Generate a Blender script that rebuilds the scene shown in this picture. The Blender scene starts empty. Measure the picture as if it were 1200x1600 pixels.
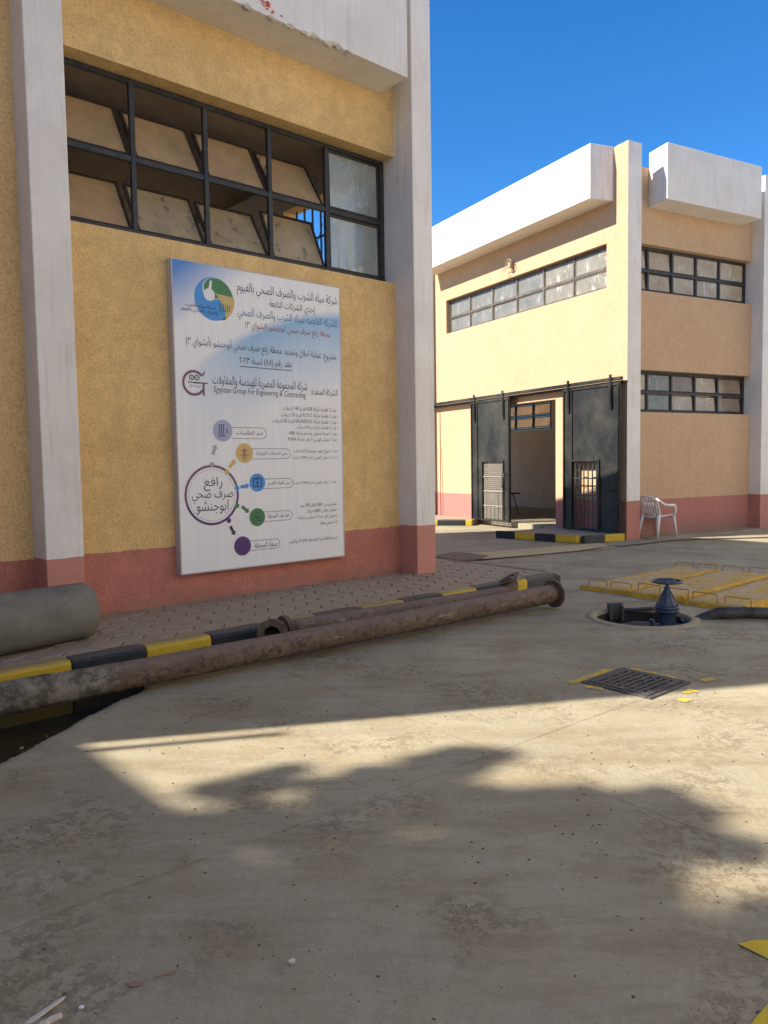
import bpy, bmesh, math, random
from mathutils import Vector, Matrix, noise
random.seed(7)
R = math.radians
sc = bpy.context.scene
COL = sc.collection

# ------------------------------------------------------------------ camera
F_PX, PITCH, ROLL, EYE = 1190.0, math.atan(76 * math.cos(math.atan(.0157)) / 1190.0), math.atan(.0157), 1.6
cam = bpy.data.cameras.new('camera')
cam.sensor_fit = 'VERTICAL'; cam.sensor_height = 32.0; cam.lens = 32.0 * F_PX / 1600.0
cam.clip_start = .05; cam.clip_end = 3000
camo = bpy.data.objects.new('camera', cam); COL.objects.link(camo)
fw = Vector((0, math.cos(PITCH), -math.sin(PITCH))); r0 = Vector((1, 0, 0)); u0_ = r0.cross(fw)
rt = math.cos(ROLL) * r0 - math.sin(ROLL) * u0_; up = math.sin(ROLL) * r0 + math.cos(ROLL) * u0_
m = Matrix((rt, up, -fw)).transposed().to_4x4(); m.translation = Vector((0, 0, EYE)); camo.matrix_world = m
sc.camera = camo

# ------------------------------------------------------------------ world, sun, exposure
SUN_EL = R(40.0); TR = Vector((.977, .211, 0)).normalized()      # horizontal travel of the light
w = bpy.data.worlds.new('World'); sc.world = w; w.use_nodes = True
wn = w.node_tree.nodes; wl = w.node_tree.links
sky = wn.new('ShaderNodeTexSky'); sky.sky_type = 'NISHITA'; sky.sun_disc = False
sky.sun_elevation = SUN_EL; sky.sun_rotation = math.atan2(-TR.x, -TR.y) % (2 * math.pi)
sky.air_density = .8; sky.dust_density = .1; sky.ozone_density = 6.0; sky.altitude = 50
hs = wn.new('ShaderNodeHueSaturation'); hs.inputs['Saturation'].default_value = 1.22; hs.inputs['Value'].default_value = 1.0
wl.new(sky.outputs[0], hs.inputs['Color']); wl.new(hs.outputs[0], wn['Background'].inputs[0]); wn['Background'].inputs[1].default_value = .060
sun = bpy.data.lights.new('sun', 'SUN'); sun.energy = 2.7; sun.angle = R(.55); sun.color = (1, .915, .81)
so = bpy.data.objects.new('sun', sun); COL.objects.link(so)
d = Vector((TR.x * math.cos(SUN_EL), TR.y * math.cos(SUN_EL), -math.sin(SUN_EL)))
so.rotation_euler = d.to_track_quat('-Z', 'Y').to_euler(); so.location = (-20, -5, 20)
sc.view_settings.view_transform = 'Standard'; sc.view_settings.look = 'None'
sc.view_settings.exposure = 2.02; sc.view_settings.gamma = 1; sc.view_settings.use_curve_mapping = False
sc.cycles.max_bounces = 8; sc.cycles.transparent_max_bounces = 12
sc.cycles.sample_clamp_indirect = 6

# ------------------------------------------------------------------ materials
class N:
    """small node helper"""
    def __init__(s, name, rough=.8, spec=.3, metal=0):
        s.m = bpy.data.materials.new(name); s.m.use_nodes = True
        s.t = s.m.node_tree; s.b = s.t.nodes['Principled BSDF']
        s.b.inputs['Roughness'].default_value = rough; s.b.inputs['Specular IOR Level'].default_value = spec
        s.b.inputs['Metallic'].default_value = metal
    def n(s, t, **k):
        x = s.t.nodes.new(t)
        for a, v in k.items(): setattr(x, a, v)
        return x
    def l(s, a, b): s.t.links.new(a, b)
    def pos(s, kind='world'):
        if kind == 'world': return s.n('ShaderNodeNewGeometry').outputs['Position']
        return s.n('ShaderNodeTexCoord').outputs['Object']
    def noise(s, vec, scale, detail=4, rough=.6, sx=None):
        if sx:
            mp = s.n('ShaderNodeMapping'); mp.inputs['Scale'].default_value = sx
            if len(sx) > 3: pass
            s.l(vec, mp.inputs[0]); vec = mp.outputs[0]
        x = s.n('ShaderNodeTexNoise'); x.inputs['Scale'].default_value = scale
        x.inputs['Detail'].default_value = detail; x.inputs['Roughness'].default_value = rough
        s.l(vec, x.inputs['Vector']); return x.outputs['Fac']
    def ramp(s, fac, a, b, ca=(0, 0, 0, 1), cb=(1, 1, 1, 1)):
        x = s.n('ShaderNodeValToRGB'); e = x.color_ramp.elements
        e[0].position = a; e[1].position = b; e[0].color = tuple(ca) if len(ca) == 4 else (*ca, 1)
        e[1].color = tuple(cb) if len(cb) == 4 else (*cb, 1); s.l(fac, x.inputs[0]); return x.outputs[0]
    def mix(s, fac, a, b, mode='MIX'):
        x = s.n('ShaderNodeMix', data_type='RGBA', blend_type=mode)
        for i, v in ((0, fac), (6, a), (7, b)):
            if hasattr(v, 'is_output'): s.l(v, x.inputs[i])
            elif i == 0: x.inputs[0].default_value = v
            else: x.inputs[i].default_value = (*v, 1)
        return x.outputs[2]
    def math(s, op, a, b=None, c=None):
        x = s.n('ShaderNodeMath', operation=op)
        for i, v in enumerate((a, b, c)):
            if v is None: continue
            if hasattr(v, 'is_output'): s.l(v, x.inputs[i])
            else: x.inputs[i].default_value = v
        return x.outputs[0]
    def bump(s, h, dist, strength=1, prev=None):
        x = s.n('ShaderNodeBump'); x.inputs['Distance'].default_value = dist; x.inputs['Strength'].default_value = strength
        s.l(h, x.inputs['Height'])
        if prev: s.l(prev, x.inputs['Normal'])
        return x.outputs[0]
    def fin(s, col=None, nrm=None, rough=None):
        if col is not None:
            if hasattr(col, 'is_output'): s.l(col, s.b.inputs['Base Color'])
            else: s.b.inputs['Base Color'].default_value = (*col, 1)
        if nrm is not None: s.l(nrm, s.b.inputs['Normal'])
        if rough is not None: s.l(rough, s.b.inputs['Roughness'])
        return s.m

def paint_wall(name, top, low, split, grain, gd, drip=.0, contrast=.12, spk=1.0):
    """plastered wall, one colour above a painted line and another below it"""
    n = N(name, .9, .15); p = n.pos('world')
    big = n.noise(p, .9, 5, .65); mid = n.noise(p, 6, 5, .7)
    fine = n.noise(p, grain, 3, .6)
    sep = n.n('ShaderNodeSeparateXYZ'); n.l(p, sep.inputs[0])
    edge = n.math('ADD', sep.outputs['Z'], n.math('MULTIPLY', n.math('SUBTRACT', n.noise(p, 5, 4), .5), .05))
    lowm = n.math('LESS_THAN', edge, split)
    col = n.mix(lowm, top, low)
    k = contrast
    col = n.mix(n.ramp(big, .3, .7), n.mix(1, col, (1 - k, 1 - k * 1.2, 1 - k * 1.6), 'MULTIPLY'), col)
    col = n.mix(n.ramp(mid, .42, .62), n.mix(1, col, (1 - k * .8,) * 3, 'MULTIPLY'), col)
    col = n.mix(n.math('MULTIPLY', n.ramp(fine, .36, .56, (1, 1, 1), (0, 0, 0)), spk), col, n.mix(1, col, (.80, .76, .68), 'MULTIPLY'))
    # rain streaks and pocks
    st = n.noise(p, 2.2, 5, .7, (4.5, 4.5, .45))
    col = n.mix(n.math('MULTIPLY', n.ramp(st, .55, .75), drip), col, (.25, .19, .12))
    # scuffed dirty foot near the ground
    foot = n.ramp(n.math('ADD', sep.outputs['Z'], n.math('MULTIPLY', mid, .35)), .28, .55, (1, 1, 1), (0, 0, 0))
    col = n.mix(n.math('MULTIPLY', foot, .5), col, (.24, .17, .13))
    b = n.bump(fine, gd, 1); b = n.bump(n.noise(p, grain * .35, 3), gd * 1.6, .7, b); b = n.bump(big, .02, .4, b)
    return n.fin(col, b)

M = {}
M['ochre'] = paint_wall('ochre_stucco', (.86, .60, .28), (.60, .245, .195), .78, 62, .007, .16, .17)
M['ochre_smooth'] = paint_wall('ochre_side_plaster', (.84, .57, .27), (.54, .21, .16), .78, 40, .003, .10, .10)
M['cream'] = paint_wall('cream_plaster', (.57, .392, .245), (.46, .195, .165), .76, 24, .003, .20, .07, .35)
def white_paint(name, split, base=(.80, .765, .70), low=(.56, .25, .19)):
    n = N(name, .7, .25); p = n.pos(); sep = n.n('ShaderNodeSeparateXYZ'); n.l(p, sep.inputs[0])
    edge = n.math('ADD', sep.outputs['Z'], n.math('MULTIPLY', n.math('SUBTRACT', n.noise(p, 7, 3), .5), .02))
    col = n.mix(n.math('LESS_THAN', edge, split), base, low)
    big = n.noise(p, 1.4, 6, .7)
    col = n.mix(n.ramp(big, .35, .7), n.mix(1, col, (.86, .84, .82), 'MULTIPLY'), col)
    sp = n.noise(p, 11, 3, .8); col = n.mix(n.math('MULTIPLY', n.ramp(sp, .72, .76), .5), col, (.3, .26, .22))
    st = n.noise(p, 3, 4, .7, (5, 5, .3)); col = n.mix(n.math('MULTIPLY', n.ramp(st, .54, .74), .38), col, (.38, .34, .28))
    b = n.bump(n.noise(p, 14, 4), .006, 1); b = n.bump(n.noise(p, 1.8, 3), .035, .8, b)
    return n.fin(col, b)
M['white1'] = white_paint('white_column_paint', .80)
M['white2'] = white_paint('white_column_paint_far', .77, (.80, .77, .71), (.50, .215, .165))
M['fascia'] = white_paint('white_fascia_paint', -5)
def simple(name, c, rough=.6, spec=.3, metal=0, var=.25, scale=8, bump=.001, dust=None, da=.5, kind='world'):
    n = N(name, rough, spec, metal); p = n.pos(kind)
    f = n.noise(p, scale, 5, .7)
    col = n.mix(n.ramp(f, .3, .7), tuple(x * (1 - var) for x in c), tuple(min(1, x * (1 + var)) for x in c))
    if dust:
        g = n.noise(p, scale * .35, 6, .75); col = n.mix(n.math('MULTIPLY', n.ramp(g, .42, .68), da), col, dust)
    b = n.bump(f, bump, 1); return n.fin(col, b)
M['frame_black'] = simple('black_window_steel', (.022, .026, .03), .5, .4, 0, .3, 12, .001, (.10, .085, .06), .35)
M['frame_grey'] = simple('weathered_window_steel', (.10, .09, .08), .6, .3, 0, .3, 12, .001, (.25, .2, .14), .6)
M['sash_dark'] = simple('dark_sash_steel', (.045, .035, .028), .6, .3, 0, .3, 12, .001)
M['interior'] = simple('interior_plaster', (.36, .26, .16), .9, .1, 0, .15, 2, .004)
M['interior_dark'] = simple('dark_grey_ceiling', (.24, .19, .15), .9, .1, 0, .2, 2, .004)  # one even darker tone for roof underside, beam and ceiling
M['interior2'] = simple('interior_wall_far', (.62, .48, .34), .9, .1, 0, .12, 2, .004)
M['pane_wall_white'] = simple('white_interior_plaster', (.6, .58, .54), .9, .1, 0, .08, 2, .003)
M['rust'] = None
def rust(name):
    n = N(name, .72, .3); p = n.pos('obj'); a = n.noise(p, 3.0, 6, .7, (1, 1.6, 1.6)); b_ = n.noise(p, 16, 5, .75); c = n.noise(p, 45, 3)
    col = n.mix(n.ramp(a, .35, .62), (.105, .071, .047), (.165, .115, .078))
    col = n.mix(n.ramp(b_, .50, .62), col, (.055, .035, .03))
    col = n.mix(n.math('MULTIPLY', n.ramp(n.noise(p, 5, 7, .8, (.35, 2.6, 2.6)), .58, .64), .6), col, (.34, .26, .20))
    # dust settled on the upper side
    g = n.n('ShaderNodeNewGeometry'); sp = n.n('ShaderNodeSeparateXYZ'); n.l(g.outputs['Normal'], sp.inputs[0])
    du = n.math('MULTIPLY', n.ramp(n.math('ADD', sp.outputs['Z'], n.math('MULTIPLY', b_, .4)), .62, 1.0), .55)
    col = n.mix(du, col, (.20, .145, .115))
    return n.fin(col, n.bump(c, .002, 1, n.bump(b_, .005, 1)))
M['rust'] = rust('rusty_steel')
def crust():
    n = N('mortar_crusted_pipe', .9, .15); p = n.pos('obj'); a = n.noise(p, 9, 7, .8); c = n.noise(p, 40, 4, .8)
    col = n.mix(n.ramp(a, .42, .58), (.10, .085, .065), (.26, .23, .18))
    return n.fin(col, n.bump(a, .02, 1, n.bump(c, .004, 1)))
M['crust'] = crust()
M['cement'] = simple('grey_cement_pipe', (.165, .155, .125), .85, .2, 0, .22, 5, .004, (.32, .285, .22), .5)
def kerbpaint(name, c, worn):
    n = N(name, .65, .3); p = n.pos(); a = n.noise(p, 10, 6, .75); b_ = n.noise(p, 40, 4, .7)
    g = n.n('ShaderNodeNewGeometry'); sp = n.n('ShaderNodeSeparateXYZ'); n.l(g.outputs['Normal'], sp.inputs[0])
    col = n.mix(n.ramp(b_, .3, .7), tuple(x * .8 for x in c), c)
    top = n.math('MULTIPLY', n.ramp(n.math('ADD', n.math('MULTIPLY', sp.outputs['Z'], .55), n.math('MULTIPLY', a, .6)), .52, .86), worn)
    col = n.mix(top, col, (.21, .175, .13))
    col = n.mix(n.math('MULTIPLY', n.ramp(n.noise(p, 22, 5, .8), .60, .66), .6), col, (.12, .1, .08))
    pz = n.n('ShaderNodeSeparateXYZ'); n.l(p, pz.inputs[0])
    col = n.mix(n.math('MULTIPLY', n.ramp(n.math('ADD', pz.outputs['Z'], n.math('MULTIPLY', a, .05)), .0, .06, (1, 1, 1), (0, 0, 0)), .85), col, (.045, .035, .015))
    return n.fin(col, n.bump(b_, .003, 1, n.bump(a, .008, 1)))
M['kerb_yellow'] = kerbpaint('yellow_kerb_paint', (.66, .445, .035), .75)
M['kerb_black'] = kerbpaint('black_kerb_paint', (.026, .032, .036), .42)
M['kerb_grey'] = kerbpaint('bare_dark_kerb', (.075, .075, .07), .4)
def concrete(name, base=(.375, .332, .228), wet=True):
    n = N(name, .85, .2); p = n.pos()
    big = n.noise(p, .45, 6, .65); mid = n.noise(p, 2.3, 7, .72); fine = n.noise(p, 26, 5, .7); vf = n.noise(p, 120, 2)
    mp = n.n('ShaderNodeMapping'); mp.inputs['Rotation'].default_value = (0, 0, R(-35)); mp.inputs['Scale'].default_value = (.55, 2.8, 1)
    n.l(p, mp.inputs[0]); stre = n.noise(mp.outputs[0], 1.3, 7, .75)
    mp2 = n.n('ShaderNodeMapping'); mp2.inputs['Rotation'].default_value = (0, 0, R(15)); mp2.inputs['Scale'].default_value = (.7, 9, 1)
    n.l(p, mp2.inputs[0]); brush = n.noise(mp2.outputs[0], 6, 5, .7)
    col = n.mix(n.ramp(big, .35, .65), tuple(x * .82 for x in base), tuple(x * 1.08 for x in base))
    col = n.mix(n.math('MULTIPLY', n.ramp(mid, .46, .62), .55), col, tuple(a * b for a, b in zip(base, (.80, .72, .60))))
    col = n.mix(n.math('MULTIPLY', n.ramp(stre, .48, .66), .6), col, tuple(a * b for a, b in zip(base, (.62, .54, .45))))
    col = n.mix(n.math('MULTIPLY', n.ramp(stre, .30, .45, (1, 1, 1), (0, 0, 0)), .4), col, tuple(a * b for a, b in zip(base, (1.06, 1.08, 1.12))))
    col = n.mix(n.math('MULTIPLY', n.ramp(brush, .5, .72), .16), col, tuple(x * .6 for x in base))
    # mud prints: broken darker patches
    mud = n.math('MULTIPLY', n.ramp(n.noise(p, 1.1, 3), .50, .60), n.ramp(n.noise(p, 15, 5, .85), .48, .525))
    col = n.mix(n.math('MULTIPLY', mud, .55), col, (.16, .12, .075))
    col = n.mix(n.math('MULTIPLY', n.ramp(n.noise(p, 60, 2), .70, .74), .6), col, (.10, .08, .06))
    col = n.mix(n.ramp(fine, .3, .7), n.mix(1, col, (.92, .92, .92), 'MULTIPLY'), col)
    vo = n.n('ShaderNodeTexVoronoi', feature='DISTANCE_TO_EDGE'); vo.inputs['Scale'].default_value = .42; ad = n.n('ShaderNodeVectorMath', operation='ADD'); sc_ = n.n('ShaderNodeVectorMath', operation='SCALE'); nz = n.n('ShaderNodeTexNoise'); nz.inputs['Scale'].default_value = 1.7; nz.inputs['Detail'].default_value = 6; n.l(p, nz.inputs['Vector']); n.l(nz.outputs['Color'], sc_.inputs[0]); sc_.inputs['Scale'].default_value = .9; n.l(p, ad.inputs[0]); n.l(sc_.outputs[0], ad.inputs[1]); n.l(ad.outputs[0], vo.inputs['Vector'])
    crk = n.math('MULTIPLY', n.ramp(vo.outputs['Distance'], .0006, .0035, (1, 1, 1), (0, 0, 0)), n.ramp(big, .50, .58)); col = n.mix(n.math('MULTIPLY', crk, .5), col, (.10, .08, .05))
    rough = None
    if wet:
        at = n.n('ShaderNodeAttribute', attribute_name='wet', attribute_type='GEOMETRY')
        j = n.n('ShaderNodeAttribute', attribute_name='joint', attribute_type='GEOMETRY')
        wv = n.ramp(n.math('ADD', at.outputs['Fac'], n.math('MULTIPLY', n.math('SUBTRACT', fine, .5), .25)), .35, .5)
        col = n.mix(wv, col, (.035, .028, .018))
        col = n.mix(n.math('MULTIPLY', n.ramp(n.math('ADD', j.outputs['Fac'], n.math('MULTIPLY', n.math('SUBTRACT', mid, .5), 1.6)), .85, 1.5), .22), col, (.17, .13, .08))
        rough = n.math('SUBTRACT', .85, n.math('MULTIPLY', wv, .72))
    b = n.bump(fine, .006, 1); b = n.bump(vf, .002, 1, b); b = n.bump(mid, .012, .5, b); b = n.bump(brush, .004, .6, b)
    return n.fin(col, b, rough)
M['concrete'] = concrete('yard_concrete')
M['concrete_far'] = concrete('far_ground_concrete', wet=False)
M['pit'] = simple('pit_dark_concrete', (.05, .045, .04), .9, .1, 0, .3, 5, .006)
def paver():
    n = N('red_grey_paver', .85, .2); p = n.pos(); oi = n.n('ShaderNodeObjectInfo')
    col = n.mix(oi.outputs['Random'], (.37, .26, .175), (.37, .305, .21))
    col = n.mix(n.ramp(n.noise(p, 2.4, 6, .7), .40, .62), col, (.38, .30, .205))
    col = n.mix(n.ramp(n.noise(p, 60, 3), .3, .7), n.mix(1, col, (.8, .8, .8), 'MULTIPLY'), col)
    return n.fin(col, n.bump(n.noise(p, 70, 3), .0015, 1, n.bump(n.noise(p, 14, 3), .004, 1)))
M['paver'] = paver()
M['sand'] = simple('sandy_bed', (.12, .09, .06), .95, .05, 0, .3, 20, .004)
def glass(name, dust, dfac, trans, tint=(.9, .95, .92), spot=None, var=.18, lucent=0):
    m_ = bpy.data.materials.new(name); m_.use_nodes = True; t = m_.node_tree; t.nodes.clear(); n = N.__new__(N); n.m = m_; n.t = t
    out = n.n('ShaderNodeOutputMaterial'); p = n.pos(); a = n.noise(p, 3.5, 6, .7); b_ = n.noise(p, 16, 5, .75)
    col = n.mix(n.ramp(a, .3, .7), tuple(x * (1 - var) for x in dust), tuple(x * (1 + var) for x in dust))
    if spot: col = n.mix(n.math('MULTIPLY', n.ramp(n.noise(p, 7, 5, .75, (1, 1, .35)), .57, .62), .8), col, spot)
    df = n.n('ShaderNodeBsdfDiffuse'); n.l(col, df.inputs[0])
    gl = n.n('ShaderNodeBsdfGlossy'); gl.inputs['Roughness'].default_value = .12; gl.inputs[0].default_value = (.8, .85, .9, 1)
    tr = n.n('ShaderNodeBsdfTransparent'); tr.inputs[0].default_value = (*tint, 1)
    if lucent:
        tl = n.n('ShaderNodeBsdfTranslucent'); n.l(col, tl.inputs[0]); mx = n.n('ShaderNodeMixShader'); mx.inputs[0].default_value = lucent; n.l(df.outputs[0], mx.inputs[1]); n.l(tl.outputs[0], mx.inputs[2]); df = mx
    m1 = n.n('ShaderNodeMixShader'); f = n.math('ADD', trans - .12, n.math('MULTIPLY', b_, .24)); n.l(f, m1.inputs[0]); n.l(df.outputs[0], m1.inputs[1]); n.l(tr.outputs[0], m1.inputs[2])
    m2 = n.n('ShaderNodeMixShader'); fr = n.n('ShaderNodeFresnel'); fr.inputs[0].default_value = 1.5
    n.l(n.math('MULTIPLY', fr.outputs[0], 1 - dfac), m2.inputs[0]); n.l(m1.outputs[0], m2.inputs[1]); n.l(gl.outputs[0], m2.inputs[2])
    n.l(m2.outputs[0], out.inputs[0]); return m_
M['glass_brown'] = glass('dust_caked_brown_glass', (.46, .31, .165), .7, .12)
M['glass_pale'] = glass('pale_dusty_glass', (.42, .44, .40), .2, .45, spot=(.6, .6, .55))
M['glass_olive'] = glass('streaked_grey_glass', (.42, .33, .20), .65, .12, spot=(.16, .14, .1))
M['glass_tan'] = glass('tan_dusty_glass', (.46, .38, .26), .4, .10, spot=(.62, .6, .55))
M['glass_tan2'] = glass('brown_dusty_glass_far', (.30, .24, .18), .4, .15)
M['glass_back'] = glass('tan_lit_glass_back', (.88, .62, .38), .95, .12, lucent=.85)  # bright tan put into the colour so the back panes look lit
M['glass_sun'] = glass('sunlit_dusty_glass', (.40, .39, .33), .4, .30, spot=(.7, .68, .62), lucent=.5)
M['glass_bleach'] = glass('whitewashed_glass', (.40, .38, .31), .4, .15, spot=(.8, .78, .7), lucent=.4)
def blackdoor():
    n = N('black_painted_sheet_steel', .5, .25); p = n.pos(); a = n.noise(p, 1.1, 6, .7, (1, 1, .7)); c = n.noise(p, 60, 3)
    col = n.mix(n.ramp(a, .4, .66), (.010, .011, .010), (.050, .047, .038))
    col = n.mix(n.math('MULTIPLY', n.ramp(n.noise(p, 7, 6, .8, (1, 1, .25)), .62, .7), .5), col, (.20, .19, .165))
    return n.fin(col, n.bump(n.noise(p, 2.2, 2), .02, .5), n.ramp(a, .3, .7, (.45, .45, .45), (.7, .7, .7)))
M['door_black'] = blackdoor()
M['mesh_grey'] = simple('sun_toned_grille_bar', (.30, .27, .22), .6, .3, 0, .3, 20)  # sunlight on the black bars painted in as pale grey
M['valve_blue'] = simple('dark_blue_valve_paint', (.018, .042, .085), .38, .5, 0, .35, 20, .001, (.12, .12, .12), .22)
M['black_rubber'] = simple('black_plastic_pipe', (.022, .023, .024), .55, .4, 0, .3, 14, .001, (.16, .14, .11), .45)
M['cast_iron'] = simple('cast_iron', (.055, .052, .048), .65, .4, 0, .35, 22, .002, (.16, .13, .1), .5)
M['cream_ring'] = simple('cream_mortar', (.34, .29, .19), .9, .1, 0, .15, 18, .004)
def slabtop():
    n = N('sandy_yellow_slab', .9, .15); p = n.pos(); a = n.noise(p, 4, 7, .75)
    col = n.mix(n.ramp(a, .46, .55), (.50, .37, .21), (.54, .34, .07))
    col = n.mix(n.ramp(n.noise(p, 13, 5, .8), .50,   .62), col, (.36, .26, .16))
    return n.fin(col, n.bump(a, .012, 1, n.bump(n.noise(p, 50, 3), .003, 1)))
M['slab_top'] = slabtop()
M['slab_edge'] = simple('yellow_painted_edge', (.62, .37, .04), .8, .2, 0, .25, 14, .006, (.25, .16, .08), .6)
M['handle_wire'] = simple('rusty_yellow_rebar', (.34, .20, .06), .7, .3, 0, .3, 30)
M['white_plastic'] = simple('white_moulded_plastic', (.72, .71, .68), .45, .4, 0, .06, 6, .0005)
def mark():
    n = N('worn_yellow_road_paint', .8, .2); p = n.pos(); a = n.noise(p, 14, 6, .8)
    col = n.mix(n.ramp(a, .46, .56), (.62, .43, .03), (.36, .29, .17)); return n.fin(col, n.bump(a, .003, 1))
M['mark_worn'] = mark()
M['mark'] = simple('yellow_road_paint', (.62, .43, .03), .75, .2, 0, .12, 14, .002, (.36, .29, .17), .35)
M['cover_sand'] = simple('sand_coloured_sheet', (.47, .38, .20), .85, .2, 0, .1, 3, .003, (.36, .3, .2), .4)
M['cover_rust'] = simple('brown_steel_plate', (.17, .125, .09), .8, .2, 0, .25, 5, .003)
M['stone'] = simple('pale_mortar_crumb', (.62, .52, .42), .9, .1, 0, .2, 20, .004)
M['brown_chip'] = simple('brown_tile_chip', (.30, .2, .13), .9, .1, 0, .2, 20, .004)
M['grit'] = simple('dark_grit', (.13, .10, .075), .9, .1, 0, .4, 9, .002)
M['leafy'] = simple('dark_green_leaf', (.05, .085, .025), .6, .3, 0, .4, 3)
M['bark'] = simple('brown_bark', (.12, .085, .055), .95, .1, 0, .3, 9, .02)
M['spall'] = simple('broken_render', (.50, .44, .36), .95, .05, 0, .35, 18, .012)
M['red_spray'] = simple('faded_red_paint', (.55, .09, .05), .8, .1, 0, .2, 18, .003)
M['stool_red'] = simple('dull_red_stool', (.16, .05, .04), .6, .3)
M['roof'] = simple('roof_screed', (.35, .33, .3), .9, .1)
def flat(name, c, rough=.45):
    n = N(name, rough, .35); return n.fin(c)
M['ink'] = flat('dark_print_ink', (.055, .05, .055)); M['ink_blue'] = flat('blue_print_ink', (.05, .16, .30))
M['ink_red'] = flat('dark_red_print_ink', (.28, .045, .05)); M['ink_navy'] = flat('navy_print_ink', (.03, .04, .10))
M['p_purple'] = flat('purple_print', (.10, .035, .16)); M['p_plum'] = flat('plum_print', (.20, .08, .14)); M['p_lav'] = flat('lavender_print', (.36, .38, .52))
M['p_gold'] = flat('gold_print', (.62, .42, .14)); M['p_blue'] = flat('sky_blue_print', (.06, .27, .62)); M['p_green'] = flat('green_print', (.06, .20, .08))
M['p_grey'] = flat('grey_print', (.36, .36, .38)); M['p_dark'] = flat('charcoal_print', (.06, .05, .07)); M['p_white'] = flat('white_print', (.72, .72, .72)); M['p_tan'] = flat('tan_print', (.55, .40, .16))
def boardface():
    n = N('printed_banner', .42, .4); p = n.pos('obj'); sep = n.n('ShaderNodeSeparateXYZ'); n.l(p, sep.inputs[0]); x, z = sep.outputs['X'], sep.outputs['Z']
    W = (.80, .79, .775)
    # light-blue diagonal swoosh and blue upper corner
    zt = n.math('SUBTRACT', n.math('MULTIPLY_ADD', x, .78, 2.02), n.math('MULTIPLY', n.math('MULTIPLY', x, x), .17)); t = n.math('SUBTRACT', zt, z)
    sw = n.math('MULTIPLY', n.math('MULTIPLY', n.ramp(t, 0, .10), n.ramp(t, .12, 1.15, (1, 1, 1), (0, 0, 0))), n.ramp(x, .0, .9))
    col = n.mix(n.math('MULTIPLY', sw, .78), W, (.14, .38, .64))
    cor = n.ramp(n.math('ADD', n.math('MULTIPLY', x, .95), n.math('MULTIPLY', n.math('SUBTRACT', 3.16, z), 1.25)), .12, .85, (1, 1, 1), (0, 0, 0))
    col = n.mix(n.math('MULTIPLY', cor, .95), col, (.03, .20, .58))
    top = n.ramp(z, 2.85, 3.2); col = n.mix(n.math('MULTIPLY', top, .5), col, (.12, .34, .65))
    col = n.mix(n.ramp(n.noise(p, 3, 4, .6, (6, 6, .3)), .4, .65), n.mix(1, col, (.95, .95, .95), 'MULTIPLY'), col)
    return n.fin(col)
M['board'] = boardface()
M['board_edge'] = flat('banner_frame_edge', (.5, .47, .45))

# ------------------------------------------------------------------ frames and mesh building
class Fr:
    def __init__(s, ox, oy, deg):
        a = R(deg); s.a = a; s.ox, s.oy = ox, oy
        s.u = Vector((math.cos(a), math.sin(a), 0)); s.v = Vector((math.sin(a), -math.cos(a), 0))
    def w(s, u, v, z=0): return Vector((s.ox, s.oy, 0)) + s.u * u + s.v * v + Vector((0, 0, z))
    def inv(s, x, y):
        q = Vector((x - s.ox, y - s.oy, 0)); return q.dot(s.u), q.dot(s.v)
F1 = Fr(.193, 9.898, 41.4)
F2 = Fr(4.854, 15.2, 28.16)
BASE = {}
def tag(o, label=None, cat=None, group=None, kind=None):
    if label: o['label'] = label
    if cat: o['category'] = cat
    if group: o['group'] = group
    if kind: o['kind'] = kind
    return o
def thing(name, label, cat, fr, base, group=None, rot=0):
    o = bpy.data.objects.new(name, None); COL.objects.link(o); o.empty_display_size = .2
    o.location = fr.w(*base); o.rotation_euler = (0, 0, fr.a + rot)
    BASE[o.name] = Vector((base[0], -base[1], base[2] if len(base) > 2 else 0)); tag(o, label, cat, group); return o

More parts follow.
